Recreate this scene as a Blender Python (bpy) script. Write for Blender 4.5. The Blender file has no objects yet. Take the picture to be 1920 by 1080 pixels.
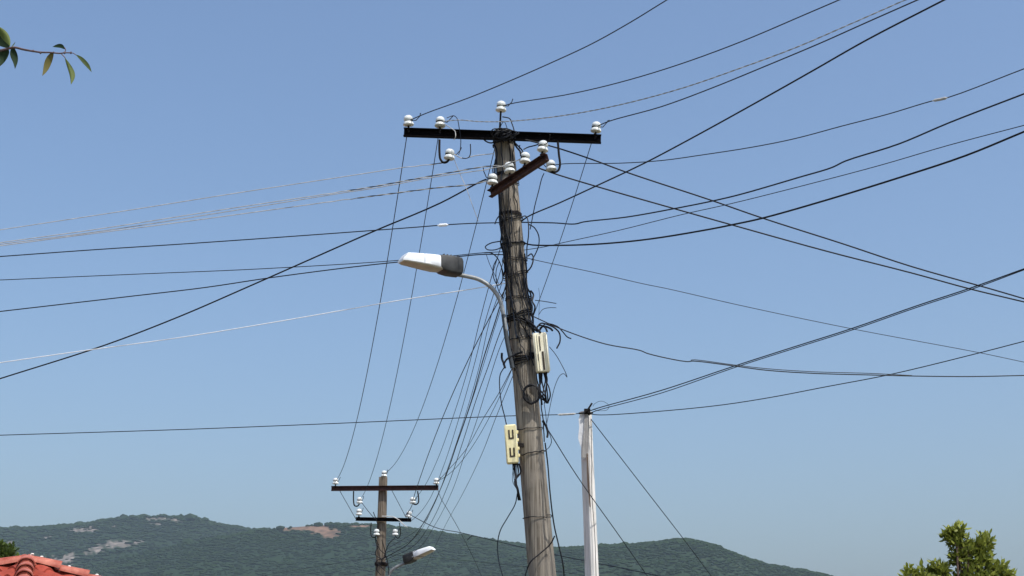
import bpy, math, random
from mathutils import Vector, Matrix, noise
random.seed(7)
R = math.radians
V = Vector
sc = bpy.context.scene
C = sc.collection

# ------------------------------------------------------------------ camera
CAMZ = 1.6
PITCH = 16.0
FPX = 2638.0                       # focal length in pixels of a 1920 wide frame
CAM = V((0, 0, CAMZ))
cd = bpy.data.cameras.new('camera')
cd.sensor_width = 36.0
cd.lens = 36.0 * FPX / 1920.0
cd.clip_start = 0.1
cd.clip_end = 60000.0
cam = bpy.data.objects.new('camera', cd)
cam.location = CAM
cam.rotation_euler = (R(90 + PITCH), 0, 0)
C.objects.link(cam)
sc.camera = cam

# ------------------------------------------------------------------ sky, sun, exposure
SUN_EL, SUN_AZ = 60.0, 138.0        # azimuth clockwise from +Y (view direction)
w = bpy.data.worlds.new('World'); sc.world = w; w.use_nodes = True
nt = w.node_tree
sky = nt.nodes.new('ShaderNodeTexSky')
sky.sky_type = 'NISHITA'
sky.sun_disc = False
sky.sun_elevation = R(SUN_EL)
sky.sun_rotation = R(SUN_AZ)
sky.altitude = 0
sky.air_density = 1.22
sky.dust_density = 4.1
sky.ozone_density = 6.0
bg = nt.nodes['Background']
nt.links.new(sky.outputs['Color'], bg.inputs['Color'])
bg.inputs['Strength'].default_value = 0.15
sd = bpy.data.lights.new('sun', 'SUN')
sd.energy = 3.9; sd.angle = R(0.5); sd.color = (1.0, 0.955, 0.88)
sun = bpy.data.objects.new('sun', sd); C.objects.link(sun)
_d = V((math.sin(R(SUN_AZ)) * math.cos(R(SUN_EL)), math.cos(R(SUN_AZ)) * math.cos(R(SUN_EL)), math.sin(R(SUN_EL))))
sun.rotation_euler = _d.to_track_quat('Z', 'Y').to_euler()
sun.location = (0, 0, 50)
sc.view_settings.view_transform = 'Standard'
sc.view_settings.look = 'None'
sc.view_settings.exposure = 0.23
sc.view_settings.gamma = 1.0

# ------------------------------------------------------------------ measuring helpers
cP, sP = math.cos(R(PITCH)), math.sin(R(PITCH))
def ray(px, py):
    a = (px - 960) / FPX; b = (540 - py) / FPX
    return V((a, cP - b * sP, sP + b * cP))
def PY(px, py, Y):
    r = ray(px, py); return CAM + r * (Y / r.y)
def PZ(px, py, z):
    r = ray(px, py); return CAM + r * ((z - CAMZ) / r.z)
def proj(p):
    d = p - CAM
    dep = d.y * cP + d.z * sP
    return (960 + FPX * d.x / dep, 540 - FPX * (-d.y * sP + d.z * cP) / dep)

# ------------------------------------------------------------------ materials
def mat(name, col, rough=0.7, metal=0.0, var=0.25, scale=8.0, bump=0.15, bscale=None, stretch=(1, 1, 1), col2=None, spec=0.5):
    m = bpy.data.materials.new(name); m.use_nodes = True
    n = m.node_tree.nodes; l = m.node_tree.links
    b = n['Principled BSDF']
    b.inputs['Roughness'].default_value = rough
    b.inputs['Metallic'].default_value = metal
    b.inputs['Specular IOR Level'].default_value = spec
    tc = n.new('ShaderNodeTexCoord'); mp = n.new('ShaderNodeMapping')
    mp.inputs['Scale'].default_value = stretch
    l.new(tc.outputs['Object'], mp.inputs['Vector'])
    no = n.new('ShaderNodeTexNoise'); no.inputs['Scale'].default_value = scale; no.inputs['Detail'].default_value = 6
    no.inputs['Roughness'].default_value = 0.65
    l.new(mp.outputs['Vector'], no.inputs['Vector'])
    cr = n.new('ShaderNodeValToRGB')
    cr.color_ramp.elements[0].position = 0.33; cr.color_ramp.elements[1].position = 0.68
    c2 = col2 if col2 else tuple(min(1, c * (1 + var)) for c in col)
    c1 = tuple(c * (1 - var) for c in col) if not col2 else col
    cr.color_ramp.elements[0].color = (*c1, 1); cr.color_ramp.elements[1].color = (*c2, 1)
    l.new(no.outputs['Fac'], cr.inputs['Fac']); l.new(cr.outputs['Color'], b.inputs['Base Color'])
    if bump:
        nb = n.new('ShaderNodeTexNoise'); nb.inputs['Scale'].default_value = bscale or scale * 3; nb.inputs['Detail'].default_value = 5
        l.new(mp.outputs['Vector'], nb.inputs['Vector'])
        bp = n.new('ShaderNodeBump'); bp.inputs['Strength'].default_value = bump; bp.inputs['Distance'].default_value = 0.02
        l.new(nb.outputs['Fac'], bp.inputs['Height']); l.new(bp.outputs['Normal'], b.inputs['Normal'])
    return m

M = {}
M['cable'] = mat('black_cable_sheath', (0.006, 0.007, 0.010), 0.6, var=0.4, scale=30, bump=0, spec=0.2)
M['cable2'] = mat('blue_black_cable_sheath', (0.007, 0.012, 0.022), 0.6, var=0.4, scale=30, bump=0, spec=0.25)
M['thin'] = mat('weathered_conductor', (0.022, 0.027, 0.036), 0.65, var=0.4, scale=20, bump=0, spec=0.2)
M['alu'] = mat('bare_aluminium_wire', (0.40, 0.40, 0.39), 0.55, var=0.3, scale=12, bump=0)
M['white_wire'] = mat('white_plastic_wire', (0.80, 0.82, 0.84), 0.5, var=0.08, scale=12, bump=0)
M['porcelain'] = mat('white_porcelain', (0.60, 0.63, 0.62), 0.12, var=0.28, scale=22, bump=0)
M['grime'] = mat('dark_rusty_iron', (0.010, 0.008, 0.008), 0.8, var=0.5, scale=25, bump=0.2, spec=0.2)
M['arm_dark'] = mat('dark_painted_steel', (0.0035, 0.0025, 0.003), 0.85, var=0.6, scale=14, bump=0.2, spec=0.08)
M['arm_rust'] = mat('red_oxide_steel', (0.030, 0.016, 0.016), 0.75, scale=16, bump=0.3, col2=(0.075, 0.034, 0.030), spec=0.3)
M['galv'] = mat('galvanised_steel_pipe', (0.24, 0.255, 0.26), 0.5, metal=0.2, var=0.25, scale=20, bump=0.05)
M['pipe_shadow'] = mat('painted_pipe_shadow', (0.035, 0.045, 0.055), 0.6, var=0.35, scale=14, bump=0.1)  # dark tone of the shaded lower lamp pipe, put into the colour
M['casing'] = mat('dark_grey_lamp_casing', (0.028, 0.030, 0.031), 0.6, var=0.4, scale=16, bump=0.1)
M['lampwhite'] = mat('white_lamp_shell', (0.78, 0.81, 0.84), 0.35, var=0.10, scale=9, bump=0.03)
M['lens'] = mat('frosted_lamp_bowl', (0.40, 0.36, 0.29), 0.35, var=0.15, scale=12, bump=0)
M['cream'] = mat('sun_yellowed_plastic', (0.66, 0.58, 0.30), 0.5, scale=12, bump=0.03, col2=(0.78, 0.71, 0.44))
M['cream2'] = mat('cream_white_plastic', (0.70, 0.65, 0.47), 0.5, scale=12, bump=0.03, col2=(0.82, 0.78, 0.62))
M['slot'] = mat('brown_black_slot', (0.03, 0.02, 0.012), 0.8, var=0.3, scale=20, bump=0)
M['whitepost'] = mat('whitewashed_timber', (0.56, 0.54, 0.50), 0.8, scale=3.5, bump=0.4, bscale=30, stretch=(9, 9, 0.6), col2=(0.82, 0.80, 0.77))
M['greypost'] = mat('grey_bare_timber', (0.20, 0.19, 0.18), 0.85, scale=4, bump=0.5, bscale=30, stretch=(9, 9, 0.8), col2=(0.38, 0.37, 0.36))
M['plastic'] = mat('torn_white_plastic', (0.62, 0.63, 0.65), 0.5, var=0.15, scale=10, bump=0.2)
M['bark'] = mat('brown_bark', (0.10, 0.065, 0.045), 0.85, var=0.35, scale=12, bump=0.6, stretch=(1, 1, 0.3))
M['twig'] = mat('purple_brown_twig', (0.09, 0.055, 0.055), 0.7, var=0.3, scale=40, bump=0.1)
M['mortar'] = mat('pale_mortar', (0.72, 0.66, 0.62), 0.85, var=0.2, scale=14, bump=0.3)
M['wall'] = mat('rendered_wall', (0.50, 0.46, 0.38), 0.9, var=0.12, scale=3, bump=0.2)
M['glass'] = mat('dark_window_glass', (0.03, 0.04, 0.05), 0.08, var=0.1, scale=3, bump=0)
M['frame'] = mat('white_frame_paint', (0.75, 0.75, 0.73), 0.5, var=0.08, scale=8, bump=0)

def concrete(name, dark, light, stain):
    m = mat(name, dark, 0.9, scale=2.4, bump=0.5, bscale=40, stretch=(14, 14, 0.55), col2=light, spec=0.2)
    n = m.node_tree.nodes; l = m.node_tree.links
    b = n['Principled BSDF']; ramp = [x for x in n if x.type == 'VALTORGB'][0]
    tc = [x for x in n if x.type == 'TEX_COORD'][0]
    # fine vertical board marks + blotches of dirt
    mp = n.new('ShaderNodeMapping'); mp.inputs['Scale'].default_value = (60, 60, 1.3)
    l.new(tc.outputs['Object'], mp.inputs['Vector'])
    n2 = n.new('ShaderNodeTexNoise'); n2.inputs['Scale'].default_value = 1.0; n2.inputs['Detail'].default_value = 8
    l.new(mp.outputs['Vector'], n2.inputs['Vector'])
    r2 = n.new('ShaderNodeValToRGB'); r2.color_ramp.elements[0].position = 0.38; r2.color_ramp.elements[1].position = 0.60
    r2.color_ramp.elements[0].color = (0.42, 0.40, 0.38, 1); r2.color_ramp.elements[1].color = (1, 1, 1, 1)
    l.new(n2.outputs['Fac'], r2.inputs['Fac'])
    mx = n.new('ShaderNodeMixRGB'); mx.blend_type = 'MULTIPLY'; mx.inputs[0].default_value = 1
    l.new(ramp.outputs['Color'], mx.inputs[1]); l.new(r2.outputs['Color'], mx.inputs[2])
    n3 = n.new('ShaderNodeTexNoise'); n3.inputs['Scale'].default_value = 5.0; n3.inputs['Detail'].default_value = 6
    l.new(tc.outputs['Object'], n3.inputs['Vector'])
    r3 = n.new('ShaderNodeValToRGB'); r3.color_ramp.elements[0].position = 0.50; r3.color_ramp.elements[1].position = 0.66
    l.new(n3.outputs['Fac'], r3.inputs['Fac'])
    mx2 = n.new('ShaderNodeMixRGB'); l.new(r3.outputs['Color'], mx2.inputs[0])
    l.new(mx.outputs['Color'], mx2.inputs[1]); mx2.inputs[2].default_value = (*stain, 1)
    l.new(mx2.outputs['Color'], b.inputs['Base Color'])
    return m
M['concrete'] = concrete('weathered_brown_concrete', (0.22, 0.196, 0.164), (0.39, 0.35, 0.29), (0.25, 0.222, 0.185))
M['concrete2'] = concrete('weathered_tan_concrete', (0.16, 0.135, 0.105), (0.29, 0.25, 0.20), (0.16, 0.13, 0.10))

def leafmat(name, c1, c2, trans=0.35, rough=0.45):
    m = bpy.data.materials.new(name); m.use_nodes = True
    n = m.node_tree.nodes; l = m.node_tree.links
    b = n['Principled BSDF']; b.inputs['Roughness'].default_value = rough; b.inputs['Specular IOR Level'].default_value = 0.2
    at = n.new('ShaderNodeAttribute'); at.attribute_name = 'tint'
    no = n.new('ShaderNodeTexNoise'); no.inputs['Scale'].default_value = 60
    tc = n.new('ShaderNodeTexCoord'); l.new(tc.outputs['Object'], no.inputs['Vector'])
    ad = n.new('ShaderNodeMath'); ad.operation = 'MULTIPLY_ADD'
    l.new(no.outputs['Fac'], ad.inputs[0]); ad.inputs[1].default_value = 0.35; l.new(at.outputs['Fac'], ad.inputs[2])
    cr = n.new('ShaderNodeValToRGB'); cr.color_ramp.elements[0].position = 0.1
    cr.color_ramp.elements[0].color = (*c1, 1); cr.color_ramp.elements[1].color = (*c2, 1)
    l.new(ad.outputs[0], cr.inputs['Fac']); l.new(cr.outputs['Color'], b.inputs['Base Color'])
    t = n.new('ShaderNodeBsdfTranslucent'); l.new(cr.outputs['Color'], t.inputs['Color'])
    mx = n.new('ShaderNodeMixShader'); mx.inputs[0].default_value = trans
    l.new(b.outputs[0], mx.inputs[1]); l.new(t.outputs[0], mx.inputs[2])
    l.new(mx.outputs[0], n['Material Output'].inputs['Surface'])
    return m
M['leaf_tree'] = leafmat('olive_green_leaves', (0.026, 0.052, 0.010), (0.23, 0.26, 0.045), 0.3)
M['leaf_dark'] = leafmat('dark_green_leaf', (0.006, 0.016, 0.006), (0.016, 0.038, 0.012), 0.06, 0.7)
M['leaf_mid'] = leafmat('mid_green_leaf', (0.035, 0.062, 0.010), (0.13, 0.17, 0.045), 0.3, 0.6)
M['leaf_yellow'] = leafmat('yellowing_leaf', (0.10, 0.095, 0.022), (0.18, 0.16, 0.05), 0.25, 0.6)
M['leaf_bush'] = leafmat('yellow_green_leaves', (0.03, 0.06, 0.012), (0.09, 0.13, 0.03), 0.3)

# ------------------------------------------------------------------ mesh helpers
class MB:
    def __init__(s): s.v = []; s.f = []; s.m = []; s.t = []
    def add(s, vs, fs, mi=0, tint=None):
        o = len(s.v); s.v += [tuple(v) for v in vs]; s.f += [tuple(i + o for i in f) for f in fs]; s.m += [mi] * len(fs)
        if tint is not None: s.t += [tint] * len(vs)
        return s
    def box(s, c, sz, rot=None, mi=0, bev=0.0):
        c = V(c); h = [x / 2 for x in sz]
        if bev > 0:
            vs = []
            for sx in (-1, 1):
                for sy in (-1, 1):
                    for sz_ in (-1, 1):
                        vs += [(sx * (h[0] - bev), sy * (h[1] - bev), sz_ * h[2]), (sx * (h[0] - bev), sy * h[1], sz_ * (h[2] - bev)), (sx * h[0], sy * (h[1] - bev), sz_ * (h[2] - bev))]
            import bmesh
            bm = bmesh.new()
            bvs = [bm.verts.new(v) for v in vs]
            bmesh.ops.convex_hull(bm, input=bvs)
            bmesh.ops.recalc_face_normals(bm, faces=bm.faces)
            bm.verts.index_update()
            vv = [V(v.co) for v in bm.verts]; ff = [tuple(v.index for v in f.verts) for f in bm.faces]
            bm.free()
        else:
            vv = [V((sx * h[0], sy * h[1], sz_ * h[2])) for sx in (-1, 1) for sy in (-1, 1) for sz_ in (-1, 1)]
            ff = [(0, 1, 3, 2), (4, 6, 7, 5), (0, 4, 5, 1), (2, 3, 7, 6), (0, 2, 6, 4), (1, 5, 7, 3)]
        if rot is not None: vv = [rot @ v for v in vv]
        return s.add([v + c for v in vv], ff, mi)
    def tube(s, pts, r, n=6, mi=0, cap=True):
        pts = [V(p) for p in pts]
        if len(pts) < 2: return s
        rs = r if isinstance(r, (list, tuple)) else [r] * len(pts)
        t0 = (pts[1] - pts[0]).normalized()
        up = V((0, 0, 1)) if abs(t0.z) < 0.9 else V((1, 0, 0))
        nx = t0.cross(up).normalized()
        vs = []; fs = []
        for i, p in enumerate(pts):
            a = pts[max(i - 1, 0)]; b = pts[min(i + 1, len(pts) - 1)]
            t = (b - a)
            t = t.normalized() if t.length > 1e-9 else t0
            nx = (nx - t * nx.dot(t))
            nx = nx.normalized() if nx.length > 1e-6 else t.orthogonal().normalized()
            ny = t.cross(nx)
            for k in range(n):
                an = 2 * math.pi * k / n
                vs.append(p + (nx * math.cos(an) + ny * math.sin(an)) * rs[i])
        for i in range(len(pts) - 1):
            for k in range(n):
                k2 = (k + 1) % n
                fs.append((i * n + k, i * n + k2, (i + 1) * n + k2, (i + 1) * n + k))
        if cap:
            fs.append(tuple(reversed(range(n)))); fs.append(tuple((len(pts) - 1) * n + k for k in range(n)))
        return s.add(vs, fs, mi)
    def lathe(s, prof, n=20, mi=0, mtx=None):
        vs = []; fs = []
        for r_, z in prof:
            for k in range(n):
                a = 2 * math.pi * k / n
                v = V((r_ * math.cos(a), r_ * math.sin(a), z)); vs.append(mtx @ v if mtx else v)
        for i in range(len(prof) - 1):
            for k in range(n):
                k2 = (k + 1) % n
                fs.append((i * n + k, i * n + k2, (i + 1) * n + k2, (i + 1) * n + k))
        fs.append(tuple(reversed(range(n)))); fs.append(tuple((len(prof) - 1) * n + k for k in range(n)))
        return s.add(vs, fs, mi)
    def build(s, name, mats, parent=None, smooth=True, origin=None):
        me = bpy.data.meshes.new(name)
        o0 = V(origin) if origin is not None else V((0, 0, 0))
        me.from_pydata([tuple(V(v) - o0) for v in s.v] if origin is not None else s.v, [], s.f)
        mats = mats if isinstance(mats, (list, tuple)) else [mats]
        for m in mats: me.materials.append(m)
        if len(mats) > 1: me.polygons.foreach_set('material_index', s.m)
        if s.t and len(s.t) == len(s.v):
            a = me.attributes.new('tint', 'FLOAT', 'POINT'); a.data.foreach_set('value', s.t)
        if smooth:
            me.polygons.foreach_set('use_smooth', [True] * len(me.polygons))
            try: me.set_sharp_from_angle(angle=R(38))
            except Exception: pass
        me.update()
        ob = bpy.data.objects.new(name, me); C.objects.link(ob)
        ob.location = o0
        if parent is not None:
            ob.parent = parent
            ob.matrix_parent_inverse = parent_world(parent).inverted()
        return ob
def parent_world(o):
    m = Matrix.Translation(o.location) @ o.rotation_euler.to_matrix().to_4x4()
    if o.parent: m = parent_world(o.parent) @ o.matrix_parent_inverse @ m
    return m
def tag(o, label=None, cat=None, group=None, kind=None):
    if label: o['label'] = label
    if cat: o['category'] = cat
    if group: o['group'] = group
    if kind: o['kind'] = kind
    return o
def thing(name, loc, label, cat, group=None):
    o = bpy.data.objects.new(name, None); C.objects.link(o); o.location = loc; o.empty_display_size = 0.1
    return tag(o, label, cat, group)
def place(mesh_name, mesh, parent, loc, rot=None):
    ob = bpy.data.objects.new(mesh_name, mesh); C.objects.link(ob)
    ob.location = loc
    if rot is not None: ob.rotation_euler = rot
    ob.parent = parent; ob.matrix_parent_inverse = parent_world(parent).inverted()
    return ob

def smooth_path(pts, sub=6):
    if len(pts) < 3: return [pts[0].lerp(pts[-1], i / sub) for i in range(sub + 1)]
    out = []
    P = [pts[0] * 2 - pts[1]] + list(pts) + [pts[-1] * 2 - pts[-2]]
    for i in range(1, len(P) - 2):
        a, b, c, d = P[i - 1], P[i], P[i + 1], P[i + 2]
        # centripetal
        def tj(ti, p, q): return ti + max((q - p).length, 1e-6) ** 0.5
        t0 = 0; t1 = tj(t0, a, b); t2 = tj(t1, b, c); t3 = tj(t2, c, d)
        for k in range(sub):
            t = t1 + (t2 - t1) * k / sub
            A1 = a * ((t1 - t) / (t1 - t0)) + b * ((t - t0) / (t1 - t0))
            A2 = b * ((t2 - t) / (t2 - t1)) + c * ((t - t1) / (t2 - t1))
            A3 = c * ((t3 - t) / (t3 - t2)) + d * ((t - t2) / (t3 - t2))
            B1 = A1 * ((t2 - t) / (t2 - t0)) + A2 * ((t - t0) / (t2 - t0))
            B2 = A2 * ((t3 - t) / (t3 - t1)) + A3 * ((t - t1) / (t3 - t1))
            out.append(B1 * ((t2 - t) / (t2 - t1)) + B2 * ((t - t1) / (t2 - t1)))
    out.append(pts[-1]); return out

# ================================================================== SETTING
def ground_mat():
    m = mat('dry_grass_and_dust', (0.14, 0.13, 0.07), 0.95, scale=0.35, bump=0.4, bscale=6, col2=(0.27, 0.23, 0.15), spec=0.1)
    return m
def grid_sheet(name, x0, x1, y0, y1, nx, ny, zf, m):
    b = MB(); vs = []; fs = []
    for j in range(ny + 1):
        for i in range(nx + 1):
            x = x0 + (x1 - x0) * i / nx; y = y0 + (y1 - y0) * j / ny
            vs.append((x, y, zf(x, y)))
    for j in range(ny):
        for i in range(nx):
            a = j * (nx + 1) + i; fs.append((a, a + 1, a + nx + 2, a + nx + 1))
    return b.add(vs, fs).build(name, m)
tag(grid_sheet('ground', -9000, 9000, -5000, 16000, 30, 30, lambda x, y: 0.0, ground_mat()), kind='structure')
M['asphalt'] = mat('worn_asphalt', (0.045, 0.045, 0.045), 0.9, var=0.3, scale=3, bump=0.4, bscale=60)
# street running from behind the camera past the poles
def road_pts(off, z):
    out = []
    for y in (-40, -10, 5, 15, 28, 45, 80, 140):
        cx = 3.6 - (y) * 0.21
        out.append(V((cx + off, y, z)))
    return out
b = MB(); L = road_pts(-1.9 - 0.7, 0.004); Rr = road_pts(2.6, 0.004)
b.add(L + Rr, [(i, len(L) + i, len(L) + i + 1, i + 1) for i in range(len(L) - 1)])
tag(b.build('road', M['asphalt']), kind='structure')

# ---- hills
def lerp_list(pts, x):
    if x <= pts[0][0]: return pts[0][1]
    for (x0, y0), (x1, y1) in zip(pts, pts[1:]):
        if x <= x1:
            t = (x - x0) / (x1 - x0); t = t * t * (3 - 2 * t) * 0.5 + t * 0.5
            return y0 + (y1 - y0) * t
    return pts[-1][1]
def ell(px, py, cx, cy, rx, ry, ang=0):
    a = R(ang); dx = px - cx; dy = py - cy
    u = dx * math.cos(a) + dy * math.sin(a); v = -dx * math.sin(a) + dy * math.cos(a)
    return (u / rx) ** 2 + (v / ry) ** 2
def hill_mat(name, rock, rock2, soil):
    m = bpy.data.materials.new(name); m.use_nodes = True
    n = m.node_tree.nodes; l = m.node_tree.links; b = n['Principled BSDF']; b.inputs['Roughness'].default_value = 0.95
    b.inputs['Specular IOR Level'].default_value = 0.1
    tc = n.new('ShaderNodeTexCoord')
    no = n.new('ShaderNodeTexNoise'); no.inputs['Scale'].default_value = 0.05; no.inputs['Detail'].default_value = 8
    l.new(tc.outputs['Object'], no.inputs['Vector'])
    c1 = n.new('ShaderNodeValToRGB'); c1.color_ramp.elements[0].position = .35; c1.color_ramp.elements[1].position = .65
    c1.color_ramp.elements[0].color = (*rock, 1); c1.color_ramp.elements[1].color = (*rock2, 1)
    l.new(no.outputs['Fac'], c1.inputs['Fac'])
    at = n.new('ShaderNodeAttribute'); at.attribute_name = 'tint'
    mx = n.new('ShaderNodeMixRGB'); l.new(at.outputs['Fac'], mx.inputs[0])
    mx.inputs[1].default_value = (*soil, 1); l.new(c1.outputs['Color'], mx.inputs[2])
    l.new(mx.outputs['Color'], b.inputs['Base Color'])
    return m
def forest_mat():
    m = bpy.data.materials.new('woodland_canopy'); m.use_nodes = True
    n = m.node_tree.nodes; l = m.node_tree.links; b = n['Principled BSDF']; b.inputs['Roughness'].default_value = 0.9
    b.inputs['Specular IOR Level'].default_value = 0.1
    at = n.new('ShaderNodeAttribute'); at.attribute_name = 'tint'
    cr = n.new('ShaderNodeValToRGB')
    cr.color_ramp.elements[0].color = (0.012, 0.024, 0.009, 1); cr.color_ramp.elements[1].color = (0.020, 0.039, 0.011, 1)
    l.new(at.outputs['Fac'], cr.inputs['Fac']); l.new(cr.outputs['Color'], b.inputs['Base Color'])
    return m
M['forest'] = forest_mat()
ICO_V = []
_g = (1 + 5 ** 0.5) / 2
for a, b_ in ((1, _g), (-1, _g), (1, -_g), (-1, -_g)):
    ICO_V += [V((0, a, b_)), V((a, b_, 0)), V((b_, 0, a))]
ICO_V = [v.normalized() for v in ICO_V]
def _hull():
    import bmesh
    bm = bmesh.new(); [bm.verts.new(v) for v in ICO_V]
    bm.verts.ensure_lookup_table()
    bmesh.ops.convex_hull(bm, input=bm.verts[:]); bmesh.ops.recalc_face_normals(bm, faces=bm.faces)
    bm.verts.index_update(); vs = [V(v.co) for v in bm.verts]; fs = [tuple(v.index for v in f.verts) for f in bm.faces]; bm.free()
    return vs, fs
ICO_V, ICO_F = _hull()

def hill(name, ridge, RY, px0, px1, seed, bare, hmat, ntree, tsize, tx0, tx1, foot=0.45, dep=1.25):
    """ridge: silhouette as (px,py); RY: distance of the ridge; bare(px,py)->0..1 where no trees grow"""
    def surf(px, s):
        """s 0 at ridge, 1 at foot"""
        r0 = ray(px, lerp_list(ridge, px))
        Yr = RY * (1 + 0.10 * noise.noise(V((px * 0.0016, seed, 0))))
        top = CAM + r0 * (Yr / r0.y)
        Y = Yr * (1 - foot * s)
        x = top.x * (Y / Yr)
        z = top.z * (1 - s) ** dep
        amp = min(1, s * 5) * (1 - s)
        z += amp * RY * 0.010 * noise.fractal(V((x * 0.0022, Y * 0.0022, seed)), 0.9, 2.0, 4)
        z += amp * RY * 0.006 * math.sin(x * 0.006 + seed + Y * 0.0016 + 2 * noise.noise(V((x * .001, Y * .001, seed + 5))))
        return V((x, Y, z))
    mb = MB(); vs = []; fs = []; tt = []
    nx = int((px1 - px0) / 5); nrows = 70
    for j in range(-6, nrows + 1):
        for i in range(nx + 1):
            px = px0 + (px1 - px0) * i / nx
            if j < 0:
                p = surf(px, 0); k = -j / 6
                q = V((p.x * (1 + 0.3 * k), p.y * (1 + 0.3 * k), p.z * (1 - k ** 1.5) - 2 * k)); vs.append(q); tt.append(0.0)
            else:
                s = (j / nrows) ** 1.35
                p = surf(px, s)
                if j == nrows: p.z = -6
                vs.append(p); ip = proj(p); tt.append(bare(*ip))
    W = nx + 1
    for j in range(nrows + 6):
        for i in range(nx):
            a = j * W + i; fs.append((a, a + W, a + W + 1, a + 1))
    mb.v = [tuple(v) for v in vs]; mb.f = fs; mb.m = [0] * len(fs); mb.t = tt
    tag(mb.build(name, hmat), kind='structure')
    # woodland: clumps of crowns on the slope
    fb = MB(); rnd = random.Random(seed * 13 + 1); count = 0; tries = 0
    while count < ntree and tries < ntree * 4:
        tries += 1
        px = rnd.uniform(tx0, tx1); s = rnd.random() ** 1.7 * 0.75
        if rnd.random() < 0.14: s = rnd.uniform(0, 0.01)
        p = surf(px, s); ip = proj(p)
        if ip[1] > 1130: continue
        bb = bare(ip[0], ip[1] - 1)
        if bb > 0.0 and rnd.random() < bb * 1.3: continue
        sz = tsize * rnd.uniform(0.55, 1.25) * (1.35 if rnd.random() < 0.06 else 1)
        clump = noise.noise(V((p.x * 0.008, p.y * 0.008, seed)))
        if s < 0.012:
            sz *= 0.7 + 0.5 * max(0, noise.noise(V((px * 0.05, seed, 3))))
            if name != 'near_hill' and (205 < ip[0] < 385 or 485 < ip[0] < 640) and rnd.random() < 0.10: sz *= 2.1
        tnt = min(1, max(0, 0.45 + 0.8 * clump + rnd.uniform(-0.07, 0.07)))
        zf = 0.85 if s < 0.012 else 0.34
        vv = []
        for v in ICO_V:
            k = rnd.uniform(0.72, 1.2)
            vv.append((p.x + v.x * sz * k * 1.2, p.y + v.y * sz * k, p.z + sz * 0.25 + v.z * sz * k * zf))
        fb.add(vv, ICO_F, 0, tnt); count += 1
    tag(fb.build('hill_woodland', M['forest'], smooth=True), kind='stuff', label='hazy dark green woodland covering the ' + {'far_hill': 'highest hill at the left', 'middle_hill': 'long middle hill behind the poles', 'near_hill': 'rounded hill right of the white post'}[name], cat='woodland')

def n2(px, py, f=0.09, s=0): return noise.fractal(V((px * f, py * f * 2.2, s)), 0.8, 2.1, 4)
def bare_far(px, py):
    k = 0
    for (cx, cy, rx, ry, a) in ((152, 994, 22, 4.5, 3), (172, 992, 10, 6, 0), (178, 1031, 24, 9, -22), (222, 1020, 34, 7, -3), (260, 1017, 9, 3, -20), (118, 1050, 30, 9, -8), (132, 1042, 7, 7, 0), (20, 1018, 6, 3, -30), (88, 1008, 9, 2, -10), (212, 988, 8, 2, 0), (300, 972, 34, 4, 2), (292, 982, 10, 2, 0), (335, 977, 8, 3, 0)):
        e = ell(px, py, cx, cy, rx, ry, a) + 1.5 * n2(px, py, 0.22, cx)
        if e < 1: k = max(k, min(1, (1 - e) * 2.5))
    return k
def bare_mid(px, py):
    k = 0
    for (cx, cy, rx, ry, a) in ((565, 990, 45, 5, -2), (608, 994, 34, 10, 6), (618, 1004, 16, 7, 0), (510, 991, 30, 3, -4), (680, 986, 24, 2.5, 0), (466, 997, 6, 1.5, 0), (400, 1004, 4, 2, 0)):
        e = ell(px, py, cx, cy, rx, ry, a) + 0.9 * n2(px, py, 0.08, cx)
        if e < 1: k = max(k, min(1, (1 - e) * 2.5))
    return k
def bare_near(px, py):
    e = 1.5 + 2 * n2(px, py, 0.07, 9)
    return 0.8 if e < 0.15 else 0
hill('far_hill', [(-500, 1010), (-200, 996), (0, 991), (60, 990), (110, 986), (160, 982), (205, 974), (240, 971), (290, 969), (330, 969), (380, 976), (430, 986), (480, 994), (560, 1003), (700, 1040), (900, 1090), (1100, 1130)],
     4300, -500, 1100, 3, bare_far, hill_mat('far_hill_ground', (0.06, 0.055, 0.045), (0.22, 0.19, 0.165), (0.013, 0.026, 0.010)), 9000, 7.0, -120, 760)
hill('middle_hill', [(-500, 1180), (-100, 1135), (60, 1100), (150, 1072), (250, 1044), (340, 1022), (420, 1006), (480, 995), (540, 989), (600, 985), (640, 983), (700, 984), (760, 990), (800, 995), (860, 1004), (980, 1021), (1060, 1029), (1130, 1036), (1300, 1068), (1500, 1110), (1700, 1150)],
     3500, -500, 1700, 8, bare_mid, hill_mat('middle_hill_ground', (0.09, 0.06, 0.04), (0.20, 0.125, 0.085), (0.014, 0.028, 0.011)), 15000, 5.0, 40, 1330)
hill('near_hill', [(500, 1160), (800, 1090), (940, 1050), (1010, 1034), (1070, 1027), (1130, 1023), (1180, 1022), (1230, 1017), (1270, 1012), (1300, 1013), (1340, 1022), (1370, 1036), (1410, 1050), (1450, 1061), (1490, 1067), (1530, 1074), (1580, 1086), (1700, 1110), (2000, 1150), (2500, 1170)],
     3000, 500, 2500, 15, bare_near, hill_mat('near_hill_ground', (0.03, 0.045, 0.02), (0.05, 0.06, 0.03), (0.016, 0.03, 0.013)), 7000, 4.6, 880, 1640)

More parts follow.
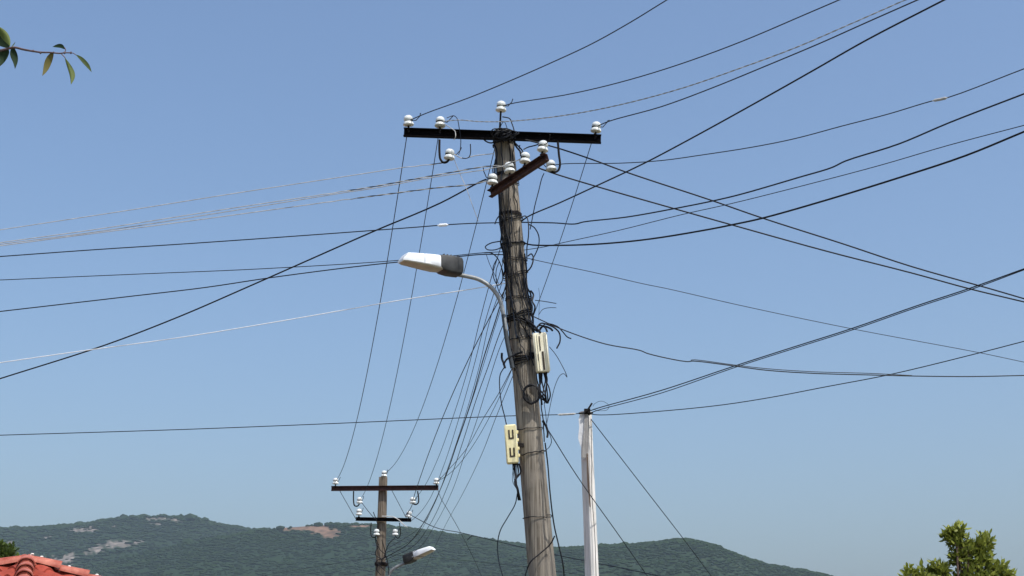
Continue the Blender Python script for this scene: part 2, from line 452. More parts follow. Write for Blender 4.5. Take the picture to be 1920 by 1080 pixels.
# ================================================================== WIRES: tools
def plane_path(A, pts, Cc, ext=14.0, extsag=0.0, lead=True):
    """Path of a hanging wire: starts at A, follows the vertical plane through A and Cc, then carries on past Cc."""
    d = V((Cc.x - A.x, Cc.y - A.y, 0)); nrm = V((d.y, -d.x, 0)).normalized()
    out = [A.copy()] if lead else []
    for px, py in pts:
        r_ = ray(px, py); t = nrm.dot(A - CAM) / nrm.dot(r_)
        out.append(CAM + r_ * t)
    out.append(Cc)
    out = smooth_path(out, 5)
    if ext:
        dh = d.normalized(); a, b_ = out[-6], out[-1]
        hl = math.hypot(b_.x - a.x, b_.y - a.y); sl = (b_.z - a.z) / hl if hl > 1e-6 else 0
        sl = max(-0.25, min(0.22, sl))
        for k in range(1, 13):
            u = ext * k / 12
            out.append(b_ + dh * u + V((0, 0, sl * u * (1 - 0.35 * k / 12))))
    return out
def wire(name, path, r, m, label, cat='cable', group=None, n=6):
    o = MB().tube(path, r, n).build(name, m, origin=path[0])
    return tag(o, label, cat, group)
def resample(path, step):
    out = [path[0]]; acc = 0
    for a, b_ in zip(path, path[1:]):
        L_ = (b_ - a).length
        if L_ < 1e-9: continue
        t = step - acc
        while t <= L_:
            out.append(a.lerp(b_, t / L_)); t += step
        acc = (acc + L_) % step
    out.append(path[-1]); return out
def twist(path, rad, pitch, r1, r2, lo=0, hi=1e9, step=0.02):
    """two strands wound round each other between lengths lo and hi"""
    p = resample(path, step); s1 = []; s2 = []
    for i, q in enumerate(p):
        a = p[max(0, i - 1)]; b_ = p[min(len(p) - 1, i + 1)]; t = (b_ - a).normalized()
        nx = t.cross(V((0, 0, 1))).normalized(); ny = t.cross(nx)
        ph = 2 * math.pi * i * step / pitch
        fade = max(0.0, min(1.0, (hi - i * step) / 0.5 + 1))
        off = (nx * math.cos(ph) + ny * math.sin(ph)) * rad * fade
        s1.append(q + off); s2.append(q - off)
    mb = MB(); mb.tube(s1, r1, 5, 0)
    i0 = int(lo / step); i1 = min(len(p), int(hi / step))
    mb.tube(s2[i0:i1], r2, 5, 1)
    return mb
def span(A, B, mid, n=40):
    """free hanging span from A to B whose sag passes the sighted point mid"""
    def pt(t, s): 
        q = A.lerp(B, t); q.z -= 4 * s * t * (1 - t); return q
    best = (1e18, 0)
    for k in range(0, 161):
        s = -0.4 + k * 0.02
        for j in range(8, n - 7):
            x, y = proj(pt(j / n, s)); e = (x - mid[0]) ** 2 + (y - mid[1]) ** 2
            if e < best[0]: best = (e, s)
    return [pt(i / n, best[1]) for i in range(n + 1)]

# ================================================================== MAIN POLE
YP = 13.5
AX_T = PY(943, 247, YP); AX_B = PY(1017, 1080, YP)
def axis(py):
    """point of the leaning pole's axis seen at image height py"""
    # solve along the line
    lo, hi = -1.0, 1.6
    for _ in range(40):
        mid = (lo + hi) / 2
        q = AX_T.lerp(AX_B, mid)
        if proj(q)[1] < py: lo = mid
        else: hi = mid
    return AX_T.lerp(AX_B, mid)
_dirp = (AX_B - AX_T).normalized()
_zb = -0.3
BASE = AX_T + _dirp * ((_zb - AX_T.z) / _dirp.z)
def prad(z): 
    t = (AX_T.z - z) / (AX_T.z - AX_B.z)
    return 0.101 + 0.030 * t
pole = thing('utility_pole', V((BASE.x, BASE.y, 0)), 'tall leaning brown concrete pole with two crossarms, wrapped in cables, in the centre', 'utility pole', 'utility poles along the street')
b = MB(); rings = 44; n = 40; vs = []; fs = []
for j in range(rings + 1):
    q = AX_T.lerp(BASE, j / rings)
    rr = prad(q.z)
    for k in range(n):
        a = 2 * math.pi * k / n
        flat = 1 - 0.012 * abs(math.sin(a * 8)) + 0.010 * noise.noise(V((math.cos(a) * 3, math.sin(a) * 3, q.z * 0.8)))
        vs.append(q + V((math.cos(a), math.sin(a), 0)) * rr * flat)
for j in range(rings):
    for k in range(n):
        k2 = (k + 1) % n; fs.append((j * n + k, (j + 1) * n + k, (j + 1) * n + k2, j * n + k2))
fs.append(tuple(range(n)))
b.add(vs, fs); b.build('shaft', M['concrete'], pole, origin=BASE)

def frame_rot(xdir, up=V((0, 0, 1))):
    x = xdir.normalized(); y = up.cross(x).normalized(); z = x.cross(y)
    return Matrix((x, y, z)).transposed()
def channel(p0, p1, h, depth, th, name, m, parent, up=V((0, 0, 1))):
    """steel channel, back web away from the camera, open to the front"""
    L_ = (p1 - p0).length; rot = frame_rot(p1 - p0, up); c = (p0 + p1) / 2
    b = MB()
    b.box(c + rot @ V((0, depth / 2 - th / 2, 0)), (L_, th, h), rot)
    b.box(c + rot @ V((0, -th / 2, h / 2 - th / 2)), (L_ + .002, depth - th, th), rot)
    b.box(c + rot @ V((0, -th / 2, -h / 2 + th / 2)), (L_ + .002, depth - th, th), rot)
    for u in (-0.42, -0.25, 0.0, 0.25, 0.42):
        b.tube([c + rot @ V((u * L_, depth / 2 - th, 0)), c + rot @ V((u * L_, depth / 2 - th - 0.014, 0))], 0.012, 6)
    return b.build(name, m, parent, smooth=False, origin=c)
YA = YP - 0.16
A0 = PY(757, 248, YA); A1 = PY(1127, 261, YA)
channel(A0, A1, 0.088, 0.05, 0.006, 'crossarm', M['arm_dark'], pole)
def arm_at(px, dz=0.0):
    t = (px - 757) / 370.0; q = A0.lerp(A1, t); return q + V((0, 0, dz))
# diagonal arm: level steel channel pointing past the pole
D1 = PY(1025, 294, 12.80); D0 = PY(918, 364, 13.26)
channel(D0, D1, 0.078, 0.055, 0.006, 'crossarm', M['arm_rust'], pole)['label'] = 'short slanting red-brown crossarm'
def dia_at(px):
    lo, hi = 0, 1
    for _ in range(30):
        m_ = (lo + hi) / 2
        if proj(D0.lerp(D1, m_))[0] < px: lo = m_
        else: hi = m_
    return D0.lerp(D1, m_)
# through bolts and clamp bands on the shaft
def band(py, h, m, parent, extra=0.006, name='clamp_band', tilt=0.0):
    q = axis(py); rr = prad(q.z) + extra
    b = MB(); n_ = 36; vs = []; fs = []
    for k in range(n_):
        a = 2 * math.pi * k / n_; dz = tilt * math.sin(a)
        for (dr, z_) in ((0, -h / 2), (0.004, -h / 2), (0.004, h / 2), (0, h / 2)):
            vs.append(q + V((math.cos(a) * (rr + dr), math.sin(a) * (rr + dr), z_ + dz)))
    for k in range(n_):
        k2 = (k + 1) % n_
        for e in range(4):
            e2 = (e + 1) % 4; fs.append((k * 4 + e, k2 * 4 + e, k2 * 4 + e2, k * 4 + e2))
    b.add(vs, fs); b.box(q + V((rr * 0.6, -rr * 0.85, 0)), (0.03, 0.02, h * 1.2))
    return b.build(name, m, parent, origin=q)
band(262, 0.05, M['grime'], pole)
band(330, 0.035, M['grime'], pole)
band(404, 0.03, M['grime'], pole)
# bolt pair that carries the main arm
b = MB()
for dx in (-0.07, 0.07):
    q = arm_at(943) + V((dx, -0.035, 0)); b.tube([q, q + V((0, 0.38, 0))], 0.009, 8)
b.build('arm_bolt', M['grime'], pole)

# ---- insulators
ins_prof = [(0.012, 0.0), (0.050, 0.004), (0.058, 0.012), (0.057, 0.030), (0.047, 0.046), (0.036, 0.052), (0.034, 0.060), (0.044, 0.068), (0.047, 0.078), (0.046, 0.094), (0.040, 0.112), (0.028, 0.125), (0.012, 0.131), (0.003, 0.132)]
_ib = MB().lathe([(r_ * (1.02 if z_ > .064 else 0.96), z_ * 0.86) for r_, z_ in ins_prof], 24); _io = _ib.build('insulator', M['porcelain']); INS = _io.data
bpy.data.objects.remove(_io)
def pin_mesh(h):
    o = MB().tube([V((0, 0, -h)), V((0, 0, 0.006))], 0.010, 8).lathe([(0.001, -h + .03), (0.020, -h + .031), (0.020, -h + .043), (0.001, -h + .044)], 6)
    ob = o.build('pin', M['grime']); me = ob.data; bpy.data.objects.remove(ob); return me
PIN = pin_mesh(0.07); PIN_LONG = pin_mesh(0.26)
def tiewire(parent, p, ang, seed, L_=0.10):
    """binding wire round the insulator's groove with a loose tail"""
    rnd = random.Random(seed); pts = []
    for k in range(26):
        a = ang + 2 * math.pi * k / 13; pts.append(p + V((0.037 * math.cos(a), 0.037 * math.sin(a), 0.055 + 0.002 * k / 13)))
    e = pts[-1]; d = V((math.cos(ang), math.sin(ang), 0))
    pts += [e + d * L_ * 0.4 + V((0, 0, 0.0)), e + d * L_ * 0.8 + V((0, 0, 0.05)), e + d * L_ + V((rnd.uniform(-.02, .02), 0, 0.085)), e + d * L_ * 0.9 + V((0, 0, 0.075))]
    return MB().tube(pts, 0.0048, 5).build('binding_wire', M['grime'], parent, origin=p)
def insulator(parent, p, pin=None, rot=None, tie=None, sc_=1.0):
    i = place('insulator', INS, parent, p, rot)
    if pin is not None: place('pin', pin, i, p, rot)
    if tie is not None: tiewire(i, p, tie, int(abs(p.x * 1000)))
    return i
def ins_pos(px, py_bottom, Y): return PY(px, py_bottom, Y)
# upright ones on the main arm
I_L = ins_pos(766, 236, YA); insulator(pole, I_L, PIN, (R(3), R(-4), R(10)), tie=0.2)
I_2 = ins_pos(825, 238, YA); insulator(pole, I_2, PIN, (R(-2), R(3), R(40)), tie=0.5)
I_T = ins_pos(939, 209, YA + 0.03); insulator(pole, I_T, PIN_LONG, (R(2), R(3), 0), tie=0.2)
I_R = ins_pos(1117, 248, YA); insulator(pole, I_R, PIN, (R(2), R(6), 0), tie=0.3)
# J hooks hanging from the main arm
def hook(parent, trace, Y, r=0.0115, name='hook_bracket'):
    pts = smooth_path([PY(x, y, Y) for x, y in trace], 5)
    return MB().tube(pts, r, 8).build(name, M['grime'], parent, origin=pts[0])
YH = YA - 0.05
hook(pole, [(824, 262), (824, 285), (826, 299), (832, 305), (839, 303), (842, 298)], YH)
I_H1 = ins_pos(842, 299, YH); insulator(pole, I_H1, None, (0, R(5), 0), tie=0.4)
hook(pole, [(1046, 266), (1048, 290), (1050, 308), (1047, 319), (1040, 323), (1034, 322)], YH)
I_H2 = ins_pos(1034, 320, YH); insulator(pole, I_H2, None, (0, R(-6), 0), tie=2.6)
hook(pole, [(882, 270), (882, 288), (879, 295), (872, 297), (866, 296)], YH, 0.005)
# on the diagonal arm
I_D = []
for px, dz, lean in ((923, 0, 3), (956, 0, -6), (984, 0.0, 4), (1017, 0, 8)):
    q = dia_at(px) + V((0, 0.0, 0.078 / 2 + 0.045)); I_D.append(q)
    insulator(pole, q, PIN, (0, R(lean), 0), tie=math.pi + 0.3 * lean)

# ---- street lamp on the main pole
def luminaire(parent, tail, head, side_h, case_len, total, Ydir=V((0, 1, 0)), flip=1):
    """casing + bowl, built along tail->head direction"""
    x = (head - tail).normalized(); z = V((0, 0, 1)); z = (z - x * z.dot(x)).normalized(); y = z.cross(x)
    rot = Matrix((x, y, z)).transposed()
    def loft(secs, nseg=16):
        vs = []; fs = []
        for (u, wy, zt, zb_) in secs:
            for k in range(nseg):
                a = 2 * math.pi * k / nseg
                cx, sx = math.cos(a), math.sin(a)
                yy = wy * (abs(cx) ** 0.25) * (1 if cx >= 0 else -1)
                zz = (abs(sx) ** 0.28) * (zt if sx >= 0 else zb_) * (1 if sx >= 0 else -1)
                vs.append(tail + rot @ V((u, yy, zz)))
        for i in range(len(secs) - 1):
            for k in range(nseg):
                k2 = (k + 1) % nseg; fs.append((i * nseg + k, i * nseg + k2, (i + 1) * nseg + k2, (i + 1) * nseg + k))
        fs.append(tuple(reversed(range(nseg)))); fs.append(tuple((len(secs) - 1) * nseg + k for k in range(nseg)))
        return vs, fs
    h = side_h
    c = MB().add(*loft([(-0.005, 0.075, 0.070 * h, 0.070 * h), (0.01, 0.085, 0.10 * h, 0.10 * h), (case_len * 0.5, 0.09, 0.108 * h, 0.10 * h), (case_len * 0.8, 0.09, 0.104 * h, 0.085 * h), (case_len, 0.088, 0.098 * h, 0.045 * h)]))
    co = c.build('casing', M['casing'], parent, origin=tail)
    rb = MB()
    for k in range(5):
        rb.box(tail + rot @ V((case_len * (0.2 + 0.15 * k), 0, 0.105 * h)), (0.008, 0.13, 0.02), rot)
    rb.build('cooling_fin', M['casing'], co, origin=tail)
    MB().box(tail + rot @ V((case_len - 0.012, -0.098, -0.02)), (0.035, 0.014, 0.022), rot, bev=.003).build('latch', M['galv'], co, origin=tail)
    MB().tube([tail + rot @ V((-0.012, 0, -0.045)), tail + rot @ V((0.02, 0, -0.04))], 0.036, 14).build('pipe_collar', M['casing'], co, origin=tail)
    s = MB().add(*loft([(case_len - 0.002, 0.088, 0.090 * h, 0.058 * h), (case_len + 0.03, 0.100, 0.090 * h, 0.058 * h), (total * 0.6, 0.105, 0.084 * h, 0.048 * h), (total * 0.80, 0.098, 0.077 * h, 0.038 * h), (total * 0.93, 0.085, 0.070 * h, 0.028 * h), (total, 0.066, 0.000 * h, 0.024 * h)]))
    s.build('shade', M['lampwhite'], parent, origin=tail)
    rm = MB().add(*loft([(case_len - 0.03, 0.080, -0.040 * h, 0.072 * h), (case_len + 0.04, 0.092, -0.040 * h, 0.072 * h), (total * 0.6, 0.096, -0.035 * h, 0.060 * h), (total * 0.94, 0.076, -0.020 * h, 0.037 * h), (total * 0.985, 0.060, -0.018 * h, 0.030 * h)]))
    rm.build('lens', M['lens'], parent, origin=tail)
YL = YP - 0.10
lt = PY(862, 502, YL - 0.03); lh = PY(751, 487, YL - 0.34)
lamp = thing('street_lamp', PY(955, 690, YL), 'street lamp with white shade on curved pipe, clamped high on the big leaning pole', 'street lamp', 'street lamps')
arm = [PY(961, 690, YL - 0.03), PY(951, 640, YL - 0.05), PY(944, 590, YL - 0.06), PY(936, 560, YL - 0.05), PY(920, 538, YL - 0.04), PY(898, 524, YL - 0.03), PY(875, 518, YL - 0.03), PY(858, 515, YL - 0.03)]
MB().tube(smooth_path(arm, 6), 0.021, 14).build('arm', M['galv'], lamp, origin=arm[0])
MB().tube(smooth_path(arm[:3], 6), 0.0225, 14).build('shadow_tube', M['pipe_shadow'], lamp, origin=arm[0])  # added dark tube: shadow on the lower galvanised pipe painted as colour
luminaire(lamp, lt, lh, 0.88, 0.25, (lh - lt).length)
for py in (605, 672):
    b = MB(); q = axis(py); rr = prad(q.z) + 0.004
    pts = [q + V((math.cos(a) * rr, math.sin(a) * rr, 0.0)) for a in [2 * math.pi * k / 24 for k in range(25)]]
    b.tube(pts, 0.007, 6)
    b.build('clamp', M['grime'], lamp, origin=q)

# ---- cable distribution boxes
def terminal_box(px, py0, py1, wpx, Y, lean, m, label, style):
    c = PY(px, (py0 + py1) / 2, Y); top = PY(px, py0, Y); bot = PY(px, py1, Y)
    h = (top - bot).length; wd = wpx / 195.0
    t = thing('junction_box', c, label, 'junction box', 'cable junction boxes on the leaning pole')
    rot = Matrix.Rotation(R(lean), 3, 'Y')
    MB().box(c + rot @ V((0, 0.03, 0)), (wd * 0.92, 0.06, h * 0.97), rot, bev=0.008).build('back', m, t, origin=c)
    MB().box(c + rot @ V((0, -0.025, 0)), (wd, 0.045, h), rot, bev=0.012).build('cover', m, t, origin=c)
    s = MB()
    if style == 'U':
        for cz in (h * 0.24, -h * 0.22):
            s = MB()
            for dx in (-0.02, 0.016):
                s.box(c + rot @ V((dx + 0.004, -0.048, cz)), (0.015, 0.006, h * 0.23), rot)
            s.box(c + rot @ V((0.002, -0.0485, cz - h * 0.10)), (0.040, 0.006, 0.014), rot)
            s.build('slot', M['slot'], t, smooth=False, origin=c)
        for cz in (0.30, 0.1, -0.12, -0.3):
            MB().box(c + rot @ V((wd * 0.5 + 0.006, -0.01, h * cz)), (0.018, 0.03, 0.03), rot, bev=0.004).build('latch', m, t, origin=c)
    else:
        for dx in (-0.008,):
            s.box(c + rot @ V((dx, -0.049, h * 0.22)), (0.010, 0.008, h * 0.36), rot)
        s.box(c + rot @ V((0.012, -0.049, -h * 0.22)), (0.018, 0.008, h * 0.46), rot)
        s.box(c + rot @ V((-0.034, -0.049, -h * 0.12)), (0.007, 0.008, h * 0.16), rot)
        s.build('slot', M['slot'], t, smooth=False, origin=c)
        k = MB()
        for dx in (-0.05, -0.028, 0.04, 0.056):
            k.box(c + rot @ V((dx, -0.051, 0)), (0.006, 0.010, h * 0.9), rot, bev=0.002)
        k.build('rib', m, t, origin=c)
    return t, c, h, rot
B1, b1c, b1h, b1r = terminal_box(1015, 625, 699, 27, YP - 0.15, -5, M['cream2'], 'cream-white cable box with dark slots on the pole side towards the white post', 'S')
B2, b2c, b2h, b2r = terminal_box(959, 797, 870, 23, YP - 0.15, -4, M['cream'], 'yellowed cable box with two U-shaped slots, lower on the left of the pole', 'U')
# strap bars joining the boxes to the shaft
for bx, c_, px in ((B1, b1c, 1000), (B2, b2c, 976)):
    q = V((axis(proj(c_)[1]).x, YP - 0.10, c_.z))
    MB().box((c_ + V((0, 0.06, 0))).lerp(q, 0.5), (abs(q.x - c_.x) + 0.02, 0.012, 0.04)).build('strap', M['grime'], bx)

# ================================================================== WIRES that leave the main pole
W = wire
def S(py, side=0.0, front=-1.0, extra=0.012):
    """point on the surface of the main shaft"""
    q = axis(py); r_ = prad(q.z) + extra
    a = math.sqrt(max(0, 1 - side * side)) * front
    return q + V((side * r_, a * r_, 0))
gr = 'overhead cables fanning from the leaning pole'
# upper right, bare conductors from the top insulators
g_ = V((0, 0, 0.056))
W('power_line', plane_path(I_L + g_, [(800, 212), (880, 183), (960, 150), (1035, 117), (1110, 82), (1180, 43)], PZ(1250, 0, 7.15)), 0.0050, M['thin'], 'thin line rising to the frame top from the insulator at the crossarm\'s left end', 'power line', gr)
W('power_line', plane_path(I_T + g_, [(965, 193), (1060, 178), (1160, 155), (1270, 122), (1390, 78), (1510, 27)], PZ(1573, 0, 6.95)), 0.0050, M['thin'], 'thin line rising to the top edge from the topmost insulator above the pole', 'power line', gr)
p = plane_path(I_2 + g_, [(860, 225), (900, 228), (960, 227), (1060, 216), (1160, 197), (1280, 165), (1390, 127), (1490, 90), (1590, 47)], PZ(1697, 0, 6.8))
tag(twist(p, 0.0032, 0.14, 0.0030, 0.0030).build('twisted_line', [M['alu'], M['galv']], origin=p[0]), 'black and white twisted line that looks dashed, crossing behind the topmost insulator pin', 'power line', gr)
W('power_line', plane_path(I_R + g_, [(1140, 228), (1240, 200), (1335, 165), (1440, 122), (1540, 80), (1625, 42)], PZ(1720, 0, 6.8)), 0.0055, M['thin'], 'dark line rising to the top edge from the insulator at the crossarm\'s right end', 'power line', gr)
W('cable', plane_path(S(416, 0.9, -0.4), [(990, 406), (1050, 380), (1115, 350), (1175, 322), (1220, 300), (1310, 252), (1440, 180), (1525, 132), (1625, 75)], PZ(1770, 0, 6.4)), 0.0068, M['cable'], 'thick black cable rising steeply from below the crossarms to the top right', 'cable', gr)
p6 = plane_path(I_H2 + g_, [(1060, 307), (1160, 306), (1240, 301), (1320, 290), (1410, 276), (1490, 260), (1580, 236), (1665, 214), (1745, 190), (1780, 182)], PZ(1920, 129, 6.4))
W('power_line', p6, 0.0046, M['thin'], 'thin line with a pale splice near the right edge, starting at the right hook insulator', 'power line', gr)
W('cable', plane_path(S(418, 0.9, -0.4), [(990, 417), (1040, 418), (1078, 420), (1095, 416), (1175, 407), (1260, 392), (1340, 376), (1390, 364), (1500, 332), (1560, 314), (1585, 302), (1685, 270), (1780, 230)], PZ(1920, 176, 5.9)), 0.0065, M['cable2'], 'dark kinked cable leaving the pole flat then curving up right, uppermost of three', 'cable', gr)
W('cable', plane_path(S(470, 0.9, -0.4), [(1020, 463), (1060, 454), (1160, 432), (1280, 402), (1370, 382), (1510, 347), (1650, 310), (1780, 272)], PZ(1920, 235, 5.7)), 0.0036, M['thin'], 'thinnest of the three lines curving up to the right edge', 'cable', gr)
W('cable', plane_path(S(455, 0.7, -0.7), [(990, 458), (1050, 460), (1130, 457), (1220, 448), (1330, 430), (1375, 421), (1430, 409), (1550, 375), (1680, 335), (1810, 292)], PZ(1920, 247, 5.7)), 0.0080, M['cable'], 'thick black cable, lowest of the three curving up to the right edge', 'cable', gr)
W('cable', plane_path(PY(985, 262, YP - 0.22), [(1040, 276), (1110, 299), (1175, 323), (1335, 376), (1430, 409), (1580, 457), (1710, 500), (1855, 541)], PZ(1920, 560, 5.6)), 0.0075, M['cable'], 'straight black cable falling right, the upper of the pair from under the crossarm', 'cable', gr)
W('cable', plane_path(PY(985, 305, YP - 0.17), [(1035, 324), (1120, 350), (1260, 390), (1370, 421), (1550, 471), (1710, 512), (1820, 542)], PZ(1920, 566, 5.5)), 0.0075, M['cable'], 'straight black cable falling right, the lower of the pair from beneath the slanting arm', 'cable', gr)
W('cable', plane_path(S(484, 0.9, -0.4), [(1010, 489), (1110, 510), (1210, 533), (1250, 541), (1390, 573), (1600, 617), (1835, 661)], PZ(1920, 679, 5.1)), 0.0036, M['thin'], 'faint thin line sloping gently down right from the middle of the pole', 'cable', gr)
p15 = plane_path(S(592, 0.8, -0.6), [(1010, 598), (1060, 620), (1135, 645), (1200, 657), (1215, 663), (1288, 678), (1300, 677), (1375, 686), (1435, 694), (1525, 700), (1630, 703), (1710, 705), (1820, 706)], PZ(1920, 704, 4.7))
W('cable', p15, 0.0056, M['cable'], 'sagging kinked cable from above the cream-white box levelling off to the right', 'cable', gr)
W('cable', plane_path(p15[34], [(1296, 675), (1375, 684), (1435, 691), (1525, 697), (1630, 700)], PY(1710, 704, p15[60].y), ext=0), 0.0040, M['cable2'], 'short second strand lashed on top of the sagging kinked cable', 'cable', gr)
# left side
W('cable', plane_path(PY(912, 336, YP - 0.25), [(900, 341), (825, 381), (700, 434), (580, 487), (460, 540), (340, 592), (200, 646)], PZ(0, 710, 5.1)), 0.0078, M['cable'], 'thick black cable slanting down to the left edge across all the others', 'cable', gr)
p17 = plane_path(S(420, -0.8, -0.6), [(880, 419), (830, 422), (780, 426), (550, 443), (350, 457), (180, 468)], PZ(0, 481, 5.9))
W('cable', p17, 0.0056, M['cable2'], 'dark cable running left with a small white connector beside the pole', 'cable', gr)
gl = V((0, 0, 0.056))
def mixline(A, pts, Cc, hi, label, rad=0.0034):
    p = plane_path(A, pts, Cc)
    o = twist(p, rad, 0.20, 0.0044, 0.0042, 0, hi).build('twisted_line', [M['alu'], M['cable2']], origin=p[0])
    tag(o, label, 'power line', gr)
mixline(I_H1 + gl + V((0.03, 0, 0)), [(840, 301), (750, 315), (640, 332), (450, 361), (230, 396)], PZ(0, 431, 6.3), 0.3, 'topmost of the pale grey lines running to the left edge')
mixline(I_D[1] + gl, [(925, 311), (820, 328), (700, 350), (650, 358), (430, 391), (200, 427)], PZ(0, 455, 6.1), 1.7, 'second highest pale grey line to the left, dark-wrapped near the pole')
mixline(I_D[2] + gl, [(930, 314), (820, 331), (700, 353), (640, 362), (430, 396), (200, 432)], PZ(0, 458, 6.1), 0.2, 'third highest pale grey line to the left, close beneath the dark-wrapped one')
mixline(I_D[0] + gl, [(890, 345), (820, 352), (750, 361), (650, 374), (490, 396), (320, 419), (150, 441)], PZ(0, 461, 6.0), 1.4, 'lowest pale grey line to the left, from the slanting arm\'s lower end')
W('power_line', plane_path(PY(926, 288, YP - 0.15), [(890, 292), (868, 297)], I_H1 + gl + V((0.05, 0, 0)), ext=0), 0.0045, M['alu'], 'short pale jumper between the small left hook and the pole', 'power line')
W('cable', plane_path(S(476, -0.6, -0.8), [(905, 474), (855, 479), (800, 484), (750, 488), (650, 495), (450, 506), (280, 513)], PZ(0, 525, 5.5)), 0.0042, M['cable2'], 'thin dark line passing behind the big street lamp to the left edge', 'cable', gr)
W('cable', plane_path(S(480, -0.8, -0.6), [(905, 477), (860, 481), (800, 487), (740, 492), (650, 502), (505, 521), (385, 539), (250, 555)], PZ(0, 584, 5.3)), 0.0056, M['cable'], 'dark cable leaving the street lamp height and dropping left below the thin line', 'cable', gr)
W('cable', plane_path(S(533, -0.8, -0.6), [(890, 541), (750, 563), (550, 598), (350, 631), (125, 662)], PZ(0, 680, 4.9)), 0.0042, M['white_wire'], 'thin white wire running left just under the street lamp', 'cable', gr)

# pale splices and connectors sitting on those lines
def sleeve(px0, px1, path, r, m, name, label, cat):
    pts = [q for q in resample(path, 0.01) if px0 <= proj(q)[0] <= px1 and 0 < q.y]
    k = len(pts); rs = [r * (0.45 if i < 2 or i > k - 3 else 1) for i in range(k)]
    tag(MB().tube(pts, rs, 8).build(name, m, origin=pts[0]), label, cat)
sleeve(819, 841, p17, 0.016, M['white_wire'], 'cable_connector', 'small white connector on the dark cable left of the pole', 'connector')
sleeve(1747, 1778, p6, 0.013, M['alu'], 'wire_splice', 'pale splice sleeve on the thin line near the right edge', 'splice')

# ================================================================== WHITE POST
YW = 16.0
wt = PY(1098, 772, YW); wb = PY(1110, 1080, YW)
wd_ = (wb - wt).normalized(); wbase = wt + wd_ * ((-0.3 - wt.z) / wd_.z)
post = thing('timber_post', V((wbase.x, wbase.y, 0)), 'slim whitewashed square post with peeling grey top, right of the leaning pole', 'post')
def sqpost(p0, p1, w0, w1, parent, name, m, rotz=45, n=14):
    vs = []; fs = []; cs = [(1, 1), (-1, 1), (-1, -1), (1, -1)]
    cut = 0.88
    for j in range(n + 1):
        q = p0.lerp(p1, j / n); h = (w0 + (w1 - w0) * j / n) / 2; k_ = 0
        for (a, b_), (a2, b2) in zip(cs, cs[1:] + cs[:1]):
            for (x, y) in (((a, b_ * cut) if a == a2 else (a * cut, b_)), ):
                pass
            for (x, y) in ((a * cut, b_), ) if False else (((a, b_ * cut), (a * cut, b_)) if (a, b_) in ((1, 1), (-1, -1)) else ((a * cut, b_), (a, b_ * cut))):
                v = V((x * h, y * h, 0)); v.rotate(Matrix.Rotation(R(rotz), 3, 'Z'))
                jit = 0.003 * noise.noise(V((x * 3, y * 3, q.z * 3)))
                vs.append(q + v * (1 + jit * 10))
    for j in range(n):
        for k in range(8):
            k2 = (k + 1) % 8; fs.append((j * 8 + k, (j + 1) * 8 + k, (j + 1) * 8 + k2, j * 8 + k2))
    fs.append(tuple(range(8))); fs.append(tuple(reversed([n * 8 + k for k in range(8)])))
    return MB().add(vs, fs).build(name, m, parent, smooth=False, origin=p0)
def split_at(py):
    lo, hi = 0, 1
    for _ in range(30):
        m_ = (lo + hi) / 2
        if proj(wt.lerp(wbase, m_))[1] < py: lo = m_
        else: hi = m_
    return m_
s1 = split_at(860); L0 = 0.103
def wq(t): return L0 + 0.035 * t
sqpost(wt, wt.lerp(wbase, s1), wq(0), wq(s1), post, 'shaft', M['whitepost'], 38)
sqpost(wt.lerp(wbase, s1), wbase, wq(s1), wq(1), post, 'shaft', M['whitepost'], 38)
# bare grey strip down the left of the top and peeling sheet
b = MB()
def pp(px, py, dy=-0.10): return PY(px, py, YW + dy)
def thick_poly(trace, dy, th, name, m, parent, label=None):
    f = [pp(x, y, dy) for x, y in trace]; k = [pp(x, y, dy + th) for x, y in trace]; n_ = len(f)
    o = MB().add(f + k, [tuple(range(n_)), tuple(reversed(range(n_, 2 * n_)))] + [(i, i + n_, (i + 1) % n_ + n_, (i + 1) % n_) for i in range(n_)]).build(name, m, parent, smooth=False, origin=f[0])
    if label: o['label'] = label
    return o
thick_poly([(1088, 774), (1092, 773), (1096, 790), (1094, 806), (1098, 830), (1097, 860), (1091, 862), (1089, 838), (1084, 822), (1086, 800), (1085, 786)], -0.085, 0.014, 'plastic_wrap', M['plastic'], post)
thick_poly([(1096, 776), (1104, 776), (1105, 800), (1103, 832), (1102, 855), (1098, 858), (1090, 858), (1092, 830), (1095, 800)], -0.098, 0.010, 'bare_patch', M['greypost'], post)
thick_poly([(1100, 850), (1102.5, 850), (1106, 925), (1107.5, 952), (1105.5, 950), (1101, 900)], -0.102, 0.006, 'crack', M['bark'], post)
# wire fastened down the post
pts = [pp(1108, 785, -0.08), pp(1109.5, 860, -0.085), pp(1110, 930, -0.09), pp(1115, 1000, -0.09), pp(1118, 1090, -0.09), pp(1121, 1200, -0.09)]
W('earth_wire', smooth_path(pts), 0.004, M['thin'], 'thin wire stapled down the right side of the white post', 'wire')
